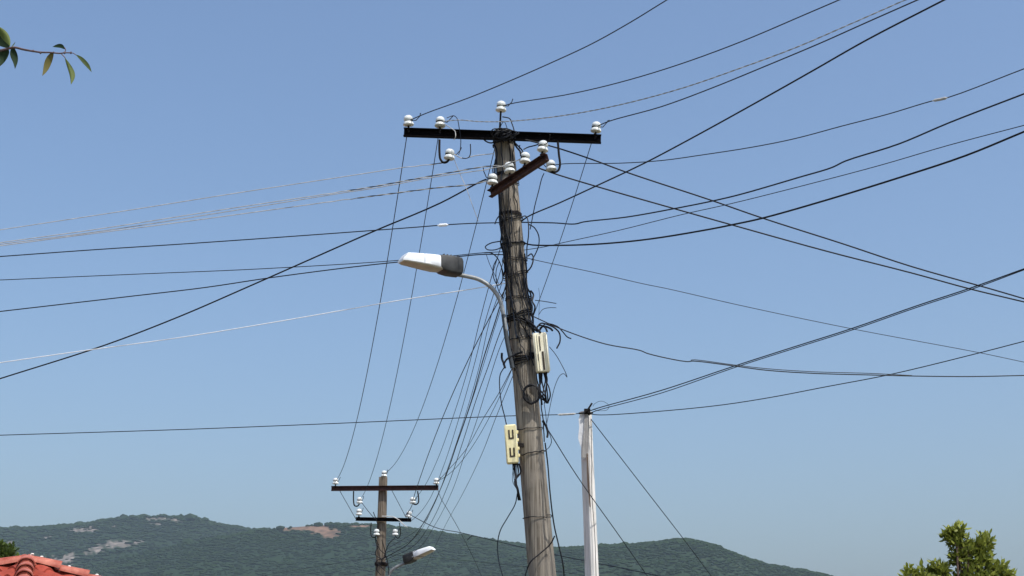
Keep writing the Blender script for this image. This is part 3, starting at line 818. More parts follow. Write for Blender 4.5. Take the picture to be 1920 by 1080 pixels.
# iron bracket and small insulators at the top
b = MB(); b.tube([pp(1094, 776, -.12), pp(1101, 770, -.13), pp(1110, 756, -.13)], 0.011, 8); b.tube([pp(1085, 775, -.1), pp(1112, 774, -.1)], 0.010, 8)
b.tube([pp(1098, 768, -.1), pp(1106, 778, -.1)], 0.014, 8); b.box(pp(1101, 771, -.09), (0.07, 0.06, 0.05))
b.build('bracket', M['grime'], post)
loop = [pp(1112 + 15 + 15 * math.cos(a), 762 + 9 * math.sin(a) * (1 + .1 * math.sin(3 * a)), -.15) for a in [math.pi + 2 * math.pi * k / 20 * 0.93 for k in range(21)]]
W('wire_loop', smooth_path(loop, 3), 0.0026, M['thin'], 'small loose wire ring at the top of the white post', 'wire')
WA = pp(1107, 770, -.12)
g2 = 'lines tied to the white post'
W('cable', plane_path(WA, [(1125, 764), (1240, 732), (1375, 687), (1490, 650), (1600, 615), (1720, 573), (1820, 540)], PZ(1920, 504, 5.2)), 0.0055, M['cable'], 'upper of two close lines climbing right from the white post top', 'cable', g2)
W('cable', plane_path(WA + V((0, 0.03, -0.02)), [(1125, 768), (1240, 737), (1375, 690), (1490, 653), (1600, 618), (1720, 576), (1820, 543)], PZ(1920, 506, 5.2)), 0.0045, M['cable2'], 'lower of two close lines climbing right from the white post top', 'cable', g2)
W('cable', plane_path(WA + V((0, 0, -0.04)), [(1125, 778), (1200, 774), (1340, 761), (1440, 746), (1550, 725), (1670, 702), (1835, 662)], PZ(1920, 640, 4.9)), 0.0050, M['cable'], 'single line curving low from the white post to the right edge', 'cable', g2)
p25 = plane_path(pp(1088, 775, -.1), [(1060, 777), (1030, 778), (950, 780), (650, 793), (350, 805)], PY(0, 816, 16.4))
W('cable', p25, 0.0052, M['cable2'], 'nearly level line from the white post behind the pole to the left edge', 'cable', g2)
sleeve(1044, 1080, p25, 0.012, M['alu'], 'wire_splice', 'shiny pale splice between leaning pole and white post', 'splice')
W('guy_wire', smooth_path([pp(1108, 786), PY(1200, 905, YW + 1.2), PY(1285, 1015, YW + 2.3), PY(1335, 1082, YW + 3), PY(1470, 1262, YW + 4.6)]), 0.0050, M['cable2'], 'stay line dropping right from the top of the white post', 'wire')
W('cable', smooth_path([S(790, 0.98, -0.2), PY(1030, 810, YP + .1), PY(1068, 871, YP + 1), PY(1105, 926, YP + 2.0), PY(1160, 1003, YP + 3), PY(1215, 1082, YP + 4), PY(1360, 1290, YP + 7)]), 0.0050, M['cable2'], 'drop line from the leaning pole passing over the white post to lower right', 'cable')

# ================================================================== FAR POLE
YF = 25.0
ft = PY(718.5, 895, YF); fm = PY(713, 1080, YF); fd = (fm - ft).normalized(); fb_ = ft + fd * ((-0.2 - ft.z) / fd.z)
far = thing('utility_pole', V((fb_.x, fb_.y, 0)), 'smaller tan concrete pole farther down the street, two crossarms, left of the big one', 'utility pole', 'utility poles along the street')
b = MB(); vs = []; fs = []; n = 12
for j in range(21):
    q = ft.lerp(fb_, j / 20); hw = 0.074 + 0.040 * j / 20
    for k in range(n):
        a = 2 * math.pi * (k + 0.5) / n; sq = 1 / max(abs(math.cos(a)), abs(math.sin(a))); sq = min(sq, 1.22)
        vs.append(q + V((math.cos(a) * hw * sq, math.sin(a) * hw * sq, 0)))
for j in range(20):
    for k in range(n):
        k2 = (k + 1) % n; fs.append((j * n + k, (j + 1) * n + k, (j + 1) * n + k2, j * n + k2))
fs.append(tuple(range(n)))
b.add(vs, fs).build('shaft', M['concrete2'], far, origin=fb_)
YFA = YF - 0.13
F0 = PY(621, 916, YFA); F1 = PY(822, 914.5, YFA)
channel(F0, F1, 0.085, 0.05, 0.006, 'crossarm', M['arm_rust'], far)
G0 = PY(667, 973, YFA); G1 = PY(771, 975, YFA)
channel(G0, G1, 0.062, 0.045, 0.006, 'crossarm', M['arm_dark'], far)
J = {}
def fins(key, px, py, pin=PIN, Y=YFA, lean=0): J[key] = PY(px, py, Y); insulator(far, J[key], pin, (0, R(lean), 0), tie=1.2)
fins('L', 629, 908); fins('R', 818, 908); fins('T', 720, 894, PIN_LONG, YF); fins('lL', 673, 966); fins('lR', 766, 970, PIN, YFA, 8)
fins('hL', 674, 944, None); fins('hR', 774, 944, None, YFA, -4); fins('bL', 706, 1004, None, YFA - .06); fins('bR', 741, 1004, None, YFA)
hook(far, [(663, 921), (663, 940), (665, 948), (670, 949), (674, 945)], YFA)
hook(far, [(783, 921), (785, 935), (784, 943), (779, 946), (774, 944)], YFA)
hook(far, [(696, 980), (695, 998), (697, 1006), (702, 1008), (706, 1004)], YFA - .06, 0.008)
hook(far, [(749, 980), (751, 998), (749, 1007), (745, 1009), (741, 1004)], YFA, 0.008)
for py, hh in ((1058, 0.06),):
    q = PY(714.5 + (1080 - py) * 0.01, py, YF)
    MB().box(q, (0.215, 0.215, hh), bev=0.01).build('clamp_band', M['grime'], far)
# loose pale tail on lower arm
W('wire_tail', smooth_path([PY(x, y, YFA - .09) for x, y in ((716, 968), (736, 969), (748, 975), (757, 984), (764, 989))]), 0.009, M['alu'], 'pale bent wire end hanging off the far pole\'s lower crossarm', 'wire')
tw = [((706, 1012), (712, 1030), (722, 1040), (728, 1060), (729, 1078)), ((700, 960), (708, 985), (704, 1010), (709, 1032)), ((741, 1008), (729, 1020), (724, 1032), (718, 1050)),
      ((710, 1020), (704, 1040), (716, 1050), (706, 1066), (714, 1078)), ((716, 1012), (722, 1044), (706, 1052), (722, 1070))]
for i, t_ in enumerate(tw):
    W('loose_cable', smooth_path([PY(x, y, YF - 0.16) for x, y in t_]), 0.008, M['cable'], ['dark cable running from the far pole\'s lower left hook down the right of its shaft', 'dark cable crossing the far pole\'s lower crossarm down its left side', 'dark cable from the far pole\'s lower right hook onto the shaft', 'zigzag dark cable on the lower left of the far pole\'s shaft', 'crossing dark cable in the middle of the far pole\'s lower shaft'][i], 'cable', 'loose cables on the far pole')
# lamp on the far pole
lamp2 = thing('street_lamp', PY(722, 1090, YF), 'smaller street lamp pointing right on the far pole', 'street lamp', 'street lamps')
a2 = [PY(724, 1110, YF - .12), PY(727, 1082, YF - .12), PY(736, 1068, YF - .14), PY(750, 1060, YF - .16), PY(762, 1055, YF - .18)]
MB().tube(smooth_path(a2), 0.026, 12).build('arm', M['galv'], lamp2, origin=a2[0])
lt2 = PY(760, 1050, YF - .18); lh2 = PY(813, 1029, YF - .42)
luminaire(lamp2, lt2, lh2, 0.78, 0.22, (lh2 - lt2).length)

# ================================================================== SPANS between the two poles
gs = 'lines strung between the two poles'
def sp(A, B, mid, r, m, label): return W('power_line', span(A, B, mid), r, m, label, 'power line', gs)
sp(I_L + V((0, 0.03, 0.05)), J['L'] + V((0, -.03, .05)), (702, 630), 0.0046, M['thin'], 'leftmost line hanging between the ends of both upper crossarms')
sp(I_2 + V((0, 0.04, 0.05)), J['hL'] + V((0, -.03, .05)), (745, 690), 0.0040, M['thin'], 'second line from left hanging down behind the lamp to the far pole\'s left hook')
sp(PY(930, 268, YP - .05), J['T'] + V((0, -.03, .05)), (830, 660), 0.0042, M['thin'], 'line dropping from the pole to the far pole\'s top insulator')
sp(I_R + V((0, 0.03, 0.04)), J['R'] + V((0, -.03, .05)), (1020, 545), 0.0042, M['thin'], 'line from the crossarm\'s right end crossing behind the leaning shaft')
sp(S(540, -0.9, 0.4), J['hR'] + V((0, -.03, .05)), (860, 715), 0.0058, M['cable'], 'leftmost dark cable of the bundle fanning down to the far pole')
def trace_between(A, pts, B):
    """hanging path whose distance grows evenly from A to B"""
    ys = [proj(A)[1]] + [y for x, y in pts] + [proj(B)[1]]; span_ = ys[-1] - ys[0]
    P_ = [A] + [PY(x, y, A.y + (B.y - A.y) * ((y - ys[0]) / span_) ** 1.15) for x, y in pts] + [B]
    return smooth_path(P_, 8)
FS = lambda py, side=0.09: PY(715 + side * 70, py, YF - .11)
bund = [
 ((455, -0.9), [(920, 525), (900, 600), (878, 690), (850, 780), (821, 860), (797, 910)], J['hR'] + V((.02, -.03, .04)), 0.0042, 'first thin cable right of the leftmost dark one'),
 ((470, -0.6), [(929, 540), (910, 602), (887, 692), (861, 783), (832, 873), (806, 935), (787, 962)], G1 + V((0, -.02, -.02)), 0.0040, 'thin cable of the bundle ending at the lower crossarm\'s right end'),
 ((530, -0.8), [(932, 592), (906, 674), (885, 748), (860, 822), (833, 900), (800, 970), (765, 1020)], FS(1046), 0.0066, 'thickest dark cable in the middle of the dense bundle'),
 ((500, -0.7), [(935, 550), (918, 602), (898, 690), (872, 780), (843, 868), (812, 950), (775, 1010)], FS(1038), 0.0036, 'faint cable just left of the thickest one low down'),
 ((545, -0.9), [(935, 592), (925, 623), (904, 692), (878, 772), (850, 852), (822, 925), (788, 988)], FS(1032), 0.0034, 'hair-thin cable close behind the thickest one'),
 ((590, -0.9), [(938, 622), (915, 688), (895, 743), (867, 831), (838, 915), (805, 985), (772, 1026)], FS(1050), 0.0046, 'second darkest cable of the bundle, right of the thickest'),
 ((690, -0.9), [(936, 736), (906, 785), (872, 845), (838, 884)], J['R'] + V((.03, -.03, .05)), 0.0044, 'dark cable leaving the bundle for the far crossarm\'s right insulator'),
 ((615, -0.9), [(938, 650), (912, 730), (890, 800), (872, 850), (848, 920), (815, 985), (780, 1032)], FS(1060), 0.0036, 'rightmost thin cable of the dense bundle')]
for i, ((py, sd_), tr, B_, r_, lb_) in enumerate(bund):
    W('bundle_cable', trace_between(S(py, sd_, 0.3), tr, B_), r_, M['cable2'] if i % 2 else M['thin'], lb_, 'cable', 'dense bundle of cables between the poles')
W('cable', smooth_path([S(705, -.9, .2), PY(929, 785, 16), PY(904, 850, 18.5), PY(868, 925, 22.5), PY(835, 985, 26), PY(800, 1060, 30), PY(750, 1180, 36)]), 0.0036, M['thin'], 'faint thin line apart from the bundle, falling towards the hill', 'cable')
W('cable', smooth_path([J['R'] + V((0, 0, .05)), PY(823, 925, YF), PY(845, 965, YF + 1), PY(866, 1003, YF + 2), PY(905, 1085, YF + 4), PY(960, 1240, YF + 8)]), 0.0050, M['thin'], 'line falling away right from the far crossarm\'s right end', 'cable')
W('cable', [F0.lerp(F1, 0.08) + V((0, 0.03, -.04)), G0 + V((0.0, 0.03, 0.0))], 0.0055, M['thin'], 'left slanting jumper between the far pole\'s crossarms', 'cable', 'jumpers on the far pole')
W('cable', [F0.lerp(F1, 0.56) + V((0, 0.03, -.02)), G0.lerp(G1, 0.93) + V((0, 0.03, 0.0))], 0.0055, M['thin'], 'right slanting jumper between the far pole\'s crossarms', 'cable', 'jumpers on the far pole')
for a_, b_, l_ in ((J['hL'], G0.lerp(G1, 0.35), 'left'), (J['hR'], J['lR'] + V((-.06, 0, .02)), 'right')):
    W('cable', smooth_path([a_ + V((.02, -.03, .04)), a_.lerp(b_, .5) + V((.02, -.05, 0)), b_ + V((0, -.05, 0))]), 0.006, M['cable2'], 'short dark jumper under the %s hook insulator of the far pole' % l_, 'cable', 'jumpers on the far pole')
# low line crossing the hill
p28 = smooth_path([J['lR'] + V((0.03, -.03, .04)), PY(814, 988, 24), PY(865, 999, 22.5), PY(953, 1020, 20.5), PY(1040, 1040, 19), PY(1160, 1064, 17.5), PY(1240, 1081, 16.5), PY(1500, 1140, 14)])
W('cable', p28, 0.0062, M['cable2'], 'dark line crossing the hill from the far pole to the lower right', 'cable')
W('cable_tail', smooth_path([PY(893, 1005, 22.1), PY(883, 1006, 22.0), PY(876, 1013, 22.0)]), 0.006, M['cable'], 'short loose end hanging from the line that crosses the hill', 'cable')
W('cable', smooth_path([PY(728, 1040, YF - .2), PY(784, 1043, 24), PY(880, 1052, 23.4), PY(990, 1064, 22.5), PY(1160, 1090, 21), PY(1400, 1150, 19)]), 0.0036, M['thin'], 'faint line low over the dark hill right of the far pole', 'cable')
W('cable', smooth_path([PY(708, 1044, YF - .1), PY(661, 1051, 26), PY(560, 1068, 28), PY(480, 1082, 30), PY(250, 1130, 34)]), 0.0036, M['thin'], 'faint line low over the dark hill left of the far pole', 'cable')

# ================================================================== CABLE MESS on the main shaft
rnd = random.Random(21)
YFn = YP - 0.02
def loosecurve(trace, r_, m, label, Y=YP - 0.17, name='loose_cable', group=None, dys=None):
    pts = [PY(x, y, Y + (dys[i] if dys else 0.03 * math.sin(i * 1.7))) for i, (x, y) in enumerate(trace)]
    return W(name, smooth_path(pts), r_, m, label, 'cable', group)
# runs hugging the shaft
def landmark(py):
    for lim, nm in ((300, 'the crossarm'), (372, 'the slanting arm'), (445, 'below both arms'), (475, 'the cable ring'), (530, 'lamp height'), (575, 'lamp pipe bend'), (612, 'white box top'), (660, 'white box middle'), (705, 'white box foot'), (770, 'the coil')):
        if py < lim: return nm
    return 'the yellowed box'
def shaft_label(a, b, s0, s1_, r_):
    sd = 'left edge' if s0 < -.5 else 'left front' if s0 < -.15 else 'front' if s0 < .15 else 'right front' if s0 < .6 else 'right edge'
    th = 'thick' if r_ > .0075 else 'thin' if r_ < .0056 else 'medium'
    return '%s cable on the shaft\'s %s, %s to %s' % (th, sd, landmark(a), landmark(b))
hug = [(262, 420, -.3, -.75, .007), (262, 470, .35, -.2, .008), (270, 400, .7, .5, .006), (300, 640, -.75, -.55, .008), (370, 620, -.35, -.8, .007), (355, 560, -.62, -.35, .009), (380, 500, .1, -.5, .006),
       (440, 640, -.55, -.2, .006), (450, 700, -.85, -.7, .007), (470, 610, .55, .9, .008), (480, 760, .9, .95, .009), (500, 640, -.1, .4, .006), (520, 690, .3, .75, .007), (540, 640, -.7, .2, .0055), (560, 640, -.9, .7, .007),
       (590, 690, -.5, .3, .005), (430, 560, .75, .3, .006), (700, 830, .97, .97, .007), (250, 330, -.8, -.9, .01), (400, 545, .0, .25, .005), (610, 760, -.35, .1, .0035), (690, 760, -.7, .1, .004),
       (405, 470, -.5, -.9, .010), (440, 520, -.7, -.95, .010), (520, 600, .7, .98, .010)]
for i, (a_, b_, s0, s1_, r_) in enumerate(hug):
    k = 10; pts = []
    for j in range(k + 1):
        t = j / k; s_ = s0 + (s1_ - s0) * t + 0.13 * math.sin(5 * t + i) + rnd.uniform(-.07, .07); s_ = max(-.99, min(.99, s_))
        pts.append(S(a_ + (b_ - a_) * t, s_, -1, r_ + 0.006 + rnd.uniform(0, .012)))
    W('shaft_cable', smooth_path(pts, 4), r_ * 0.9, M['cable'] if i % 3 else M['cable2'], shaft_label(a_, b_, s0, s1_, r_), 'cable', 'cables strapped along the leaning pole')
# turns of wire wound round the shaft
BANDS = {266: 'thick wire turns round the shaft right under the crossarm', 345: 'wire turns round the shaft behind the slanting arm', 410: 'wire turns round the shaft where the flat dark cable arrives',
 458: 'single thick band at the flattened cable ring', 487: 'thin wire turns level with the top of the street lamp', 512: 'slanting thin wire turns level with the lamp arm', 556: 'thin wire turns beside the lamp arm\'s bend',
 583: 'slanting wire turns above the kinked cable\'s start', 606: 'thick wire turns just above the cream-white box', 633: 'single thin band beside the cream-white box\'s top', 668: 'thick turns at the foot of the lamp arm',
 676: 'slanting band under the foot of the lamp arm', 803: 'thin band level with the top of the yellowed box', 847: 'slanting band beside the yellowed box', 968: 'lowest thin band, alone on the bare lower shaft'}
def windings(py0, turns, tilt, r_, m, label, extra=0.008, group='wire bands wound round the leaning pole', jitter=0.006, name='wire_band', drop=0.0):
    q = axis(py0); pts = []; ph = rnd.uniform(0, 6)
    N = int(20 * turns)
    for k in range(N + 1):
        a = ph + 2 * math.pi * k / 20; rr = prad(q.z) + extra + rnd.uniform(0, jitter)
        c_ = q + _dirp * (drop * k / N)
        pts.append(c_ + V((math.cos(a) * rr, math.sin(a) * rr, tilt * math.cos(a - 0.6) + rnd.uniform(-jitter, jitter))))
    W(name, smooth_path(pts, 3), r_, m, label, 'wire', group)
for py, tn, tl, r_ in ((266, 2, .02, .006), (345, 2, .03, .004), (410, 2, .03, .005), (458, 1, .02, .009), (487, 2, -.02, .004), (512, 2, .05, .004), (556, 2, .02, .004), (583, 3, .05, .006), (606, 2, -.05, .007), (633, 1, .03, .004), (668, 2, .04, .008), (676, 1, .055, .005), (803, 1, .02, .004), (847, 1, .035, .005), (968, 1, .008, .004)):
    windings(py, tn, tl, r_, M['cable'], BANDS[py], drop=0.02 * tn)
# nest of wire on the very top of the pole
for i in range(9):
    pts = []
    c_ = PY(946 + rnd.uniform(-9, 12), 253 + rnd.uniform(-5, 7), YP - 0.21); ra = rnd.uniform(.04, .085)
    t_ = rnd.uniform(-.5, .5)
    for k in range(14):
        a = 2 * math.pi * k / 12 + i; pts.append(c_ + V((ra * math.cos(a) * 1.2, 0.03 * math.sin(a * 2) - .02, ra * 0.55 * math.sin(a + t_))))
    W('tangled_wire', smooth_path(pts, 3), rnd.uniform(.004, .007), M['cable'], 'dark wire loop in the nest where crossarm meets pole', 'wire', 'nest of wire at the pole head')
# single loops that can be told apart
loosecurve([(942, 219), (955, 222), (960, 232), (964, 245), (966, 262)], .006, M['cable'], 'curved dark wire beside the topmost insulator\'s pin', name='wire_loop')
loosecurve([(945, 268), (938, 240), (945, 228), (955, 250), (968, 262)], .004, M['cable2'], 'thin loop of wire over the middle of the crossarm', name='wire_loop')
loosecurve([(905, 258), (910, 264), (920, 268), (930, 266)], .008, M['cable'], 'dark wire bow under the crossarm left of the pole', name='wire_loop')
loosecurve([(838, 221), (850, 217), (857, 222), (861, 240), (864, 262), (863, 280), (860, 290)], .0042, M['cable2'], 'dark jumper arching over the crossarm beside the second insulator', name='jumper_wire', Y=YA - .06)
loosecurve([(832, 232), (845, 240), (853, 246), (854, 257), (851, 262)], .0042, M['alu'], 'pale jumper curling over the crossarm beside the second insulator', name='jumper_wire', Y=YA - .06)
loosecurve([(852, 300), (862, 325), (874, 352), (884, 380), (897, 415)], .003, M['alu'], 'thin pale wire dangling from the left hook insulator', name='loose_wire')
loosecurve([(982, 280), (990, 276), (1002, 273), (1012, 270), (1022, 268)], .007, M['cable2'], 'dark bow of cable between pole and uppermost insulator of the slanting arm')
loosecurve([(962, 262), (968, 275), (976, 285), (982, 300), (990, 310)], .010, M['cable'], 'thick dark cable kinked out right just below the crossarm')
loosecurve([(966, 268), (980, 284), (976, 292), (985, 300), (1000, 308), (1012, 316), (1034, 323)], .007, M['cable'], 'dark cable looping behind the slanting arm to the right hook')
loosecurve([(1020, 325), (1016, 334), (1010, 358), (1003, 385), (999, 405), (994, 430)], .0055, M['cable2'], 'knotted dark drop hanging from the right hook insulator')
loosecurve([(975, 408), (985, 405), (990, 414), (991, 440), (988, 465), (988, 490)], .006, M['cable'], 'long narrow cable loop on the pole\'s right above mid height', name='cable_loop')
loosecurve([(990, 420), (1001, 426), (1010, 442), (1010, 460), (1004, 476), (997, 488)], .006, M['cable2'], 'wide cable bow bulging right of the pole above mid height', name='cable_loop')
loosecurve([(940, 452), (920, 456), (910, 463), (914, 468), (930, 468), (941, 462), (943, 452)], .006, M['cable2'], 'flattened cable ring sticking out left of the pole above the lamp', name='cable_loop')
loosecurve([(908, 474), (920, 474), (932, 483), (940, 500), (944, 515)], .006, M['cable'], 'cable curving from the lamp feed down into the shaft')
loosecurve([(912, 478), (918, 495), (930, 520), (936, 535)], .003, M['thin'], 'thin stray wire beside the lamp arm')
loosecurve([(932, 485), (925, 500), (926, 522), (934, 535), (942, 525), (941, 505)], .005, M['cable2'], 'small upright cable loop left of the shaft above the lamp arm', name='cable_loop')
loosecurve([(936, 490), (930, 510), (935, 545), (945, 560)], .004, M['cable'], 'narrow cable strand beside the upright loop')
loosecurve([(928, 420), (932, 410), (938, 404), (944, 412), (940, 425)], .006, M['cable'], 'small dark knot left of the shaft under the crossarms')
loosecurve([(930, 300), (924, 320), (934, 345), (938, 380), (936, 405), (940, 440)], .006, M['cable'], 'dark cable edging the upper left side of the shaft')
loosecurve([(990, 480), (996, 476), (1000, 484), (996, 500), (988, 510)], .007, M['cable'], 'dark hook of cable on the shaft\'s right near mid height')
loosecurve([(995, 545), (1000, 552), (998, 565), (1003, 575), (1000, 590)], .009, M['cable'], 'thick dark clump of cable right of the shaft above the cream-white box')
loosecurve([(1003, 563), (1020, 565), (1043, 569)], .004, M['cable2'], 'short dark stub pointing right above the cream-white box')
loosecurve([(1010, 590), (1018, 580), (1030, 577), (1043, 577)], .003, M['thin'], 'thin curled stub pointing right above the cream-white box')
loosecurve([(1010, 540), (1012, 558), (1011, 575), (1010, 600)], .002, M['thin'], 'hair-thin wire hanging right of the shaft')
# cables feeding box 1
for i, t_ in enumerate([((1008, 612), (1015, 606), (1030, 610), (1040, 615), (1049, 625), (1050, 640), (1044, 653)), ((1012, 615), (1025, 607), (1045, 612), (1055, 622), (1064, 632), (1071, 635)), ((985, 600), (998, 608), (1008, 618), (1014, 624)),
                        ((980, 590), (996, 612), (1008, 622)), ((1003, 618), (1012, 610), (1022, 614), (1026, 622)), ((1010, 622), (1018, 612), (1032, 616), (1036, 620))]):
    loosecurve(t_, (.008, .006, .011, .009, .009, .010)[i], M['cable'], ['stub cable hooking down to the right of the cream-white box', 'stub cable spraying right above the cream-white box', 'thick cable from the shaft into the cream-white box top', 'second thick cable from the shaft to the cream-white box top', 'small dark arch over the cream-white box', 'dark knob of cable at the cream-white box\'s top right'][i])
# bundle under box 1 and the coil
for i in range(8):
    x0 = 1010 + i * 2.2
    loosecurve([(x0, 698), (x0 + 1 + rnd.uniform(-3, 3), 712), (x0 + rnd.uniform(-4, 5), 728), (x0 + 4 + rnd.uniform(-5, 4), 742), (1024 + rnd.uniform(-4, 4), 756)], .007, M['cable'], 'dark cable in the clump below the cream-white box', group='cables hanging below the cream-white box')
for i in range(5):
    ra = 15 + rnd.uniform(-1.6, 1.6); pts = []
    for k in range(17):
        a = 2 * math.pi * k / 16 + i; pts.append(PY(997 + ra * math.cos(a) + rnd.uniform(-.6, .6), 739 + ra * 1.12 * math.sin(a) + rnd.uniform(-.6, .6), YP - 0.16 - i * .008 - 0.01 * math.cos(a)))
    W('coiled_cable', smooth_path(pts, 3), .006, M['cable'], 'turn of spare black cable coiled on the front of the leaning pole', 'cable', 'coil of spare cable on the leaning pole')
loosecurve([(966, 690), (972, 710), (982, 730), (990, 752), (1005, 756)], .004, M['cable'], 'thin cable slanting across the shaft into the coil')
loosecurve([(1030, 650), (1042, 665), (1052, 682), (1061, 700), (1063, 707), (1058, 701), (1050, 704), (1042, 720), (1035, 745), (1028, 780), (1024, 800)], .0034, M['thin'], 'thin wire bowing out right between box and coil height')
loosecurve([(1020, 755), (1023, 775), (1026, 800), (1030, 812), (1034, 828), (1030, 838), (1022, 845)], .0036, M['cable2'], 'thin bow of cable right of the shaft below the coil')
loosecurve([(1018, 788), (1024, 800), (1027, 812), (1026, 820)], .010, M['cable'], 'thick dark cable end right of the shaft below the coil')
# left: clamp end, cable into box 2, and tails below
loosecurve([(941, 662), (941, 672), (944, 680), (947, 690)], .011, M['cable'], 'thick dark clamp end sticking out left of the shaft')
loosecurve([(980, 660), (965, 665), (950, 674), (944, 684)], .010, M['cable'], 'thick dark strap crossing the shaft under the lamp arm')
loosecurve([(946, 688), (938, 702), (937, 730), (941, 760), (946, 780), (950, 798)], .0052, M['cable2'], 'dark cable bowing left into the top of the yellowed box')
for i in range(9):
    loosecurve([(961 + i * 1.6, 869), (962 + i * 1.8 + rnd.uniform(-1, 1), 885), (966 + rnd.uniform(-3, 3), 903), (971 + rnd.uniform(-2, 2), 920), (974 + rnd.uniform(-3, 3), 938)], .006 if i % 2 else .004, M['cable'], 'dark cable in the bunch below the yellowed box', group='cables hanging below the yellowed box')
loosecurve([(964, 872), (961, 890), (962, 905), (969, 917)], .003, M['thin'], 'thin bow of wire below the yellowed box')
loosecurve([(970, 925), (966, 945), (952, 970), (938, 995), (933, 1020), (935, 1050), (942, 1078), (950, 1110), (975, 1160)], .0056, M['cable2'], 'long slack cable bowing left of the shaft at the picture bottom')
loosecurve([(1022, 830), (1027, 870), (1031, 920), (1036, 965), (1040, 990), (1047, 1020), (1055, 1055), (1058, 1085), (1060, 1150)], .0075, M['cable'], 'dark cable hanging down the right side of the shaft to the bottom')
loosecurve([(1040, 1005), (1032, 1020), (1010, 1040), (996, 1052), (988, 1068), (984, 1090), (990, 1150)], .0065, M['cable'], 'dark cable crossing the lower shaft diagonally', Y=YP - 0.19)

# ================================================================== FOLIAGE
def leaf_geo(mb, base, tip, wdt, nrm, fold=0.25, tint=0.5, mi=0, curve=0.0, segs=5):
    """one leaf blade, folded along the midrib, pointed at both ends"""
    ax = tip - base; L_ = ax.length; ax = ax.normalized(); nrm = (nrm - ax * nrm.dot(ax))
    nrm = nrm.normalized() if nrm.length > 1e-5 else ax.orthogonal().normalized(); sd_ = ax.cross(nrm)
    vs = []; fs = []
    for i in range(segs + 1):
        t = i / segs; w_ = wdt * 0.5 * math.sin(math.pi * min(1, t ** 0.8)) ** 0.8 if 0 < t < 1 else 0.0
        c_ = base + ax * L_ * t + nrm * curve * L_ * 4 * t * (1 - t)
        vs += [c_ - sd_ * w_ + nrm * w_ * fold, c_ , c_ + sd_ * w_ + nrm * w_ * fold]
    for i in range(segs):
        a = i * 3; fs += [(a, a + 1, a + 4, a + 3), (a + 1, a + 2, a + 5, a + 4)]
    mb.add(vs, fs, mi, tint)
def rv(r_): 
    while True:
        v = V((r_.uniform(-1, 1), r_.uniform(-1, 1), r_.uniform(-1, 1)))
        if 0.05 < v.length < 1: return v.normalized()
# --- near branch, top left
YB = 5.2
near = thing('tree', V((-3.6, 4.6, 0)), 'tree at the left whose leafy twig reaches in at the top left corner', 'tree')
def TB(px, py, dy=0): return PY(px, py, YB + dy)
trk = [V((-3.6, 4.6, -0.2)), V((-3.55, 4.65, 1.2)), V((-3.65, 4.75, 2.3)), V((-3.5, 4.8, 3.3)), V((-3.4, 4.7, 4.2))]
MB().tube(smooth_path(trk, 5), [0.13 - 0.10 * i / 20 for i in range(21)], 12).build('trunk', M['bark'], near, origin=trk[0])
p0 = TB(-8, 97)
limb = smooth_path([V((-3.52, 4.8, 3.0)), V((-3.0, 4.95, 3.25)), V((-2.5, 5.15, 3.40)), TB(-120, 112), p0], 5)
MB().tube(limb, [0.035 - 0.029 * i / (len(limb) - 1) for i in range(len(limb))], 8).build('branch', M['bark'], near, origin=limb[0])
tw_ = smooth_path([p0, TB(12, 92), TB(27, 89), TB(45, 93), TB(62, 96), TB(76, 98), TB(95, 98.5), TB(112, 100), TB(122, 99), TB(134, 99)], 4)
b = MB().tube(tw_, [0.0055 - 0.0032 * i / (len(tw_) - 1) for i in range(len(tw_))], 7)
for q in (TB(62, 95.5), TB(76, 99), TB(121, 99), TB(133, 99)): b.lathe([(0.001, -.006), (0.0045, -.002), (0.0045, .002), (0.001, .006)], 7, 0, Matrix.Translation(q))
b.tube(smooth_path([TB(121, 99), TB(123, 94), TB(121, 89)]), 0.0018, 5).tube(smooth_path([TB(115, 101), TB(119, 105), TB(122, 108)]), 0.002, 5).tube(smooth_path([TB(132, 99), TB(138, 100), TB(142, 103)]), 0.0018, 5)
b.tube(smooth_path([TB(100, 99), TB(101, 97)]), 0.002, 5)
b.build('twig', M['twig'], near, origin=tw_[0])
def shaped_leaf(trace_mid, widths, m, fold, tilt, label=None, tint=0.5, dy=0.0):
    """leaf from a midrib path with half widths to each side (in pixels): left, right"""
    mid = [PY(x, y, YB + dy + 0.012 * math.sin(i * .8)) for i, (x, y) in enumerate(trace_mid)]
    mb = MB(); vs = []; fs = []; n_ = len(mid)
    k_ = 1 / 505.0
    for i, q in enumerate(mid):
        a = mid[max(0, i - 1)]; c_ = mid[min(n_ - 1, i + 1)]; t = (c_ - a).normalized()
        sdv = V((0, -1, 0)).cross(t).normalized()      # across the blade in the picture
        l_, r_ = widths[i]
        vs += [q - sdv * l_ * k_ + V((0, -fold * l_ * k_, 0)), q, q + sdv * r_ * k_ + V((0, (-fold + tilt) * r_ * k_, 0))]
    for i in range(n_ - 1):
        a = i * 3; fs += [(a, a + 1, a + 4, a + 3), (a + 1, a + 2, a + 5, a + 4)]
    mb.add(vs, fs, 0, tint)
    o = mb.build('leaf', m, near, origin=mid[0])
    md = o.modifiers.new('thickness', 'SOLIDIFY'); md.thickness = 0.0006
    md2 = o.modifiers.new('round', 'SUBSURF'); md2.levels = 2; md2.render_levels = 2
    if label: o['label'] = label
    return o
shaped_leaf([(122, 93), (117, 87), (109, 85), (98, 88)], [(0, 0), (5.5, 5), (4, 6), (0, 0)], M['leaf_dark'], .4, .2, 'dark leaf standing above the twig')
shaped_leaf([(101, 96), (97, 106), (91, 120), (86, 132), (79, 143)], [(0, 0), (9, 4), (9.5, 5), (5.5, 4), (0, 0)], M['leaf_yellow'], .3, .6, 'yellowish drooping leaf')
